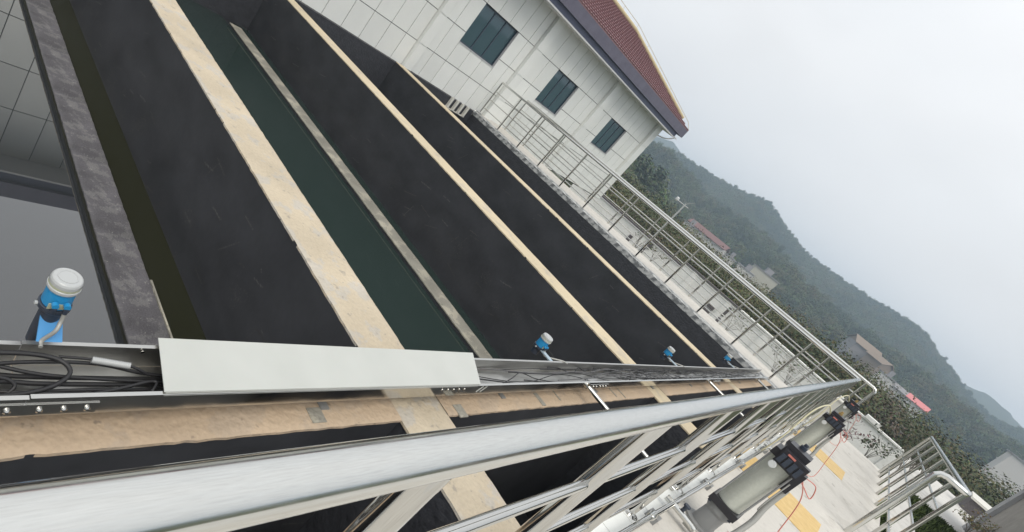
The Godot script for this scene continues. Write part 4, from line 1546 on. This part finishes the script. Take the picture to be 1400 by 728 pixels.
func house(az: float, r: float, el_top: float, width: float, height: float, depth: float, turn: float, wall: Material, roof: Material, pitched: bool, floors: int, bays: int, label: String) -> void:
	var d := Vector3(cos(deg_to_rad(az)), 0, -sin(deg_to_rad(az)))
	var topy := 1.4 + r * tan(deg_to_rad(el_top))
	var base := d * r + Vector3(0, topy - height - (depth * 0.22 if pitched else 0.0), 0)
	var t := thing("house", label, "house", base, "houses in the valley")
	t.rotation.y = deg_to_rad(az + 90.0 + turn)   # local +z faces the camera
	house_spots.append(Vector3(base.x, base.y, base.z))
	var w2 := width / 2
	var d2 := depth / 2
	var st := begin()
	bxm(st, Vector3(-w2, -4.0, -d2), Vector3(w2, height, d2))
	put(commit(st), "wall", wall, t)
	st = begin()
	st.set_smooth_group(-1)
	if pitched:
		var e := 0.5
		var rh := depth * 0.22
		for s in [-1, 1]:
			hexa(st, [Vector3(-w2 - e, height - 0.15, s * (d2 + e)), Vector3(w2 + e, height - 0.15, s * (d2 + e)), Vector3(w2 + e, height + rh, 0), Vector3(-w2 - e, height + rh, 0),
				Vector3(-w2 - e, height, s * (d2 + e)), Vector3(w2 + e, height, s * (d2 + e)), Vector3(w2 + e, height + rh + 0.15, 0), Vector3(-w2 - e, height + rh + 0.15, 0)])
		for s in [-1, 1]:
			for v in [Vector3(s * w2, height, -d2), Vector3(s * w2, height + rh, 0), Vector3(s * w2, height, d2)]:
				st.add_vertex(v)
	else:
		bxm(st, Vector3(-w2 - 0.3, height, -d2 - 0.3), Vector3(w2 + 0.3, height + 0.25, d2 + 0.3))
		bxm(st, Vector3(-w2 * 0.3, height + 0.25, -d2 * 0.6), Vector3(w2 * 0.2, height + 1.8, d2 * 0.4))
	put(commit(st), "roof", roof, t)
	var fh := height / floors
	for f in floors:
		for k in bays:
			var cx := -w2 + width * (k + 0.5) / bays
			var ww := width / bays * 0.42
			st = begin()
			bxm(st, Vector3(cx - ww / 2, f * fh + fh * 0.32, d2 - 0.05), Vector3(cx + ww / 2, f * fh + fh * 0.78, d2 + 0.04))
			put(commit(st), "window", M.house_dark, t)
	if floors > 1:
		st = begin()
		bxm(st, Vector3(-w2, fh - 0.12, d2), Vector3(w2, fh + 0.1, d2 + 1.0))
		put(commit(st), "balcony", wall, t)


func build_houses() -> void:
	house(16.4, 190.0, -0.2, 12.5, 4.6, 5.5, -14.0, M.house_white, M.house_red, true, 2, 5, "white long house with dull red pitched roof behind the camera pole")
	house(18.1, 186.0, -0.75, 3.0, 3.2, 5.0, -14.0, M.house_white, M.house_grey, false, 1, 1, "small white flat-roofed annex at the end of the red-roofed house")
	house(13.9, 205.0, -0.75, 3.2, 3.6, 5.0, 10.0, M.house_white, M.house_grey, false, 2, 2, "narrow white two-storey house right of the red-roofed house")
	house(12.3, 196.0, -0.7, 5.0, 3.4, 5.0, 6.0, M.house_white, M.house_grey, false, 2, 4, "pale terrace house with dark window rows just above the fence top")
	house(11.0, 212.0, 0.05, 8.0, 5.2, 7.0, 8.0, M.house_cream, M.house_grey, false, 2, 3, "cream block house with flat roof and rooftop hut")
	house(2.4, 215.0, 0.75, 7.0, 4.6, 8.0, 18.0, M.house_grey, M.house_tan, true, 2, 3, "grey-brown house with tan pitched roof on the slope")
	house(1.0, 208.0, 0.55, 4.6, 3.8, 6.0, -30.0, M.house_tan, M.house_tan, true, 1, 2, "tan gabled house joined beside the tan-roofed house")
	house(0.0, 200.0, -0.25, 4.0, 2.4, 4.0, 5.0, M.house_white, M.house_grey, false, 1, 2, "low white shed below the tan houses")
	house(-1.1, 205.0, -0.25, 3.5, 2.4, 4.0, 12.0, M.house_white, M.house_grey, true, 1, 2, "small white house with grey pitched roof left of the pink roof")
	house(-2.4, 200.0, -0.2, 4.4, 1.6, 4.6, 0.0, M.house_white, M.house_pink, true, 1, 2, "small shed with bright pink-red roof on the hillside")
	house(-8.4, 190.0, 0.85, 6.0, 5.0, 6.0, 10.0, M.house_white, M.house_grey, false, 2, 3, "white two-storey house at the foot of the hill beyond the grey wall")
	house(-10.0, 196.0, 0.6, 5.0, 4.0, 6.0, -10.0, M.house_white, M.house_grey, true, 2, 3, "white house with grey pitched roof behind the grey outbuilding")
	# surveillance pole behind the yard
	var az := 19.7
	var r := 34.0
	var b := at_polar(az, r)
	var top := 1.4 + r * tan(deg_to_rad(0.42))
	var t := thing("camera_pole", "thin pale pole with crossarm and white dome camera behind the fence", "pole", b)
	var st := begin()
	taper(st, [b, Vector3(b.x, top, b.z)], [0.06, 0.045], 10)
	part(st, "pole", M.cap, t)
	var side := Vector3(-sin(deg_to_rad(az)), 0, -cos(deg_to_rad(az)))   # to the left as seen
	st = begin()
	tube(st, [Vector3(b.x, top - 0.12, b.z) + side * 0.62, Vector3(b.x, top - 0.12, b.z) - side * 0.25], 0.03, 8)
	part(st, "crossarm", M.cap, t)
	st = begin()
	var dc := Vector3(b.x, top - 0.1, b.z) + side * 0.5
	lathe(st, dc, [[0.0, -0.1], [0.06, -0.08], [0.09, -0.02], [0.09, 0.09], [0.05, 0.14], [0.0, 0.14]], 14)
	part(st, "dome_camera", M.gauge, t)
	st = begin()
	tube(st, [Vector3(b.x, top - 0.02, b.z), Vector3(b.x, top + 0.3, b.z) - side * 0.3], 0.012, 6)
	part(st, "antenna", M.cap, t)
	# low grey outbuilding at the lower right
	var c := Vector3(cos(deg_to_rad(-9.6)), 0, -sin(deg_to_rad(-9.6))) * 18.6
	t = thing("grey_outbuilding", "plain grey rendered outbuilding corner with paler corner column beside the lawn", "building", Vector3(c.x, -0.17, c.z))
	st = begin()
	bxm(st, Vector3(c.x - 7.0, -0.5, c.z + 0.06), Vector3(c.x, 1.28, c.z + 5.0))
	part(st, "wall", M.grey_render, t)
	st = begin()
	bxm(st, Vector3(c.x - 0.02, -0.5, c.z - 0.02), Vector3(c.x + 0.3, 1.3, c.z + 0.4))
	part(st, "corner_column", M.grey_column, t)
	st = begin()
	bxm(st, Vector3(c.x - 7.3, 1.31, c.z - 0.05), Vector3(c.x + 0.45, 1.4, c.z + 5.2))
	part(st, "roof_slab", M.grey_column, t)
	# small white-topped box by the grey wall
	var q := Vector3(cos(deg_to_rad(-9.0)), 0, -sin(deg_to_rad(-9.0))) * 23.5
	t = thing("meter_box", "small dark cabinet with white sloped lid near the grey outbuilding", "cabinet", Vector3(q.x, -0.17, q.z))
	st = begin()
	bxm(st, q + Vector3(-0.3, -0.17, -0.25), q + Vector3(0.3, 0.22, 0.25))
	part(st, "housing", M.mat_dark, t)
	st = begin()
	hexa(st, [q + Vector3(-0.36, 0.2, -0.3), q + Vector3(-0.36, 0.2, 0.3), q + Vector3(0.36, 0.26, 0.3), q + Vector3(0.36, 0.26, -0.3), q + Vector3(-0.36, 0.26, -0.3), q + Vector3(-0.36, 0.26, 0.3), q + Vector3(0.36, 0.34, 0.3), q + Vector3(0.36, 0.34, -0.3)])
	part(st, "lid", M.white_box, t)


func make_sky() -> PanoramaSkyMaterial:
	var n := FastNoiseLite.new()
	n.seed = 11
	n.frequency = 1.3
	n.fractal_octaves = 5
	var w := 1024
	var h := 512
	var im := Image.create(w, h, false, Image.FORMAT_RGBF)
	for y in h:
		var el := PI / 2 - PI * (y + 0.5) / h
		for x in w:
			var az := TAU * (x + 0.5) / w
			var d := Vector3(cos(el) * cos(az), sin(el), cos(el) * sin(az))
			var f := clampf(sin(maxf(el, 0.0)), 0, 1)
			var v := lerpf(0.68, 0.88, pow(f, 0.7)) + 0.045 * n.get_noise_3d(d.x, d.y * 2.2, d.z) + 0.03 * n.get_noise_3d(d.x * 3.0, d.y * 6.0 + 5.0, d.z * 3.0)
			var warm := 0.012 * n.get_noise_3d(d.x * 1.4 + 9.0, d.y * 3.0, d.z * 1.4)
			im.set_pixel(x, y, Color(v * (0.985 + warm), v * 1.0, v * (1.018 - warm)))
	var m := PanoramaSkyMaterial.new()
	m.panorama = ImageTexture.create_from_image(im)
	return m


func _ready() -> void:
	rng.seed = 1
	# camera: held out over the handrail and rolled; the picture is a crop, so its lens axis lies left of the middle
	var cam := Camera3D.new()
	cam.name = "camera"
	add_child(cam)
	cam.transform = Transform3D(Basis(Vector3(0.64488, 0.58389, 0.49314), Vector3(-0.14916, 0.72823, -0.66890), Vector3(-0.74969, 0.35781, 0.55672)).orthonormalized(), Vector3(0, 1.4, 0))
	cam.projection = Camera3D.PROJECTION_FRUSTUM
	cam.near = 0.05
	cam.far = 4000.0
	cam.size = 0.05 * 728.0 / 776.8
	cam.frustum_offset = Vector2(0.05 * 150.0 / 776.8, -0.05 * 6.0 / 776.8)
	cam.current = true
	# overcast sky and a weak, very soft sun behind the camera
	var we := WorldEnvironment.new()
	we.name = "world"
	var env := Environment.new()
	env.background_mode = Environment.BG_SKY
	var sky := Sky.new()
	sky.sky_material = make_sky()
	env.sky = sky
	env.tonemap_mode = Environment.TONE_MAPPER_LINEAR
	env.tonemap_exposure = 1.33
	env.fog_enabled = true
	env.fog_density = 0.00125
	env.fog_light_color = Color(0.83, 0.92, 1.0)
	env.sdfgi_enabled = true
	env.ssao_enabled = true
	env.ssil_enabled = true
	we.environment = env
	add_child(we)
	var sun := DirectionalLight3D.new()
	sun.name = "sun"
	sun.light_energy = 0.5
	sun.light_angular_distance = 40.0
	sun.light_color = Color(1.0, 0.97, 0.92)
	sun.shadow_enabled = true
	add_child(sun)
	sun.look_at_from_position(P(-3.0, -4.0, 6.0), P(0.0, 0.0, -1.0))
	make_materials()
	M.scuff_near = scuffed(161)
	build_ground()
	build_land()
	build_tank()
	build_house_main()
	build_fences()
	build_houses()
	build_plants()
	rng.seed = 5
	build_tray()
	sensor(0.418, 0.925, -0.885, "large blue level sensor with clear cap over the still grey water", true)
	sensor(2.70, 0.985, -0.955, "blue level sensor with grey cap right of the white tray cover", false)
	sensor(4.94, 1.005, -0.955, "blue level sensor with long curved cable between the two yellow-beige walls", false)
	sensor(7.18, 1.01, -0.955, "small blue level sensor at the outer tank wall near the fence", false)
	build_actuators()
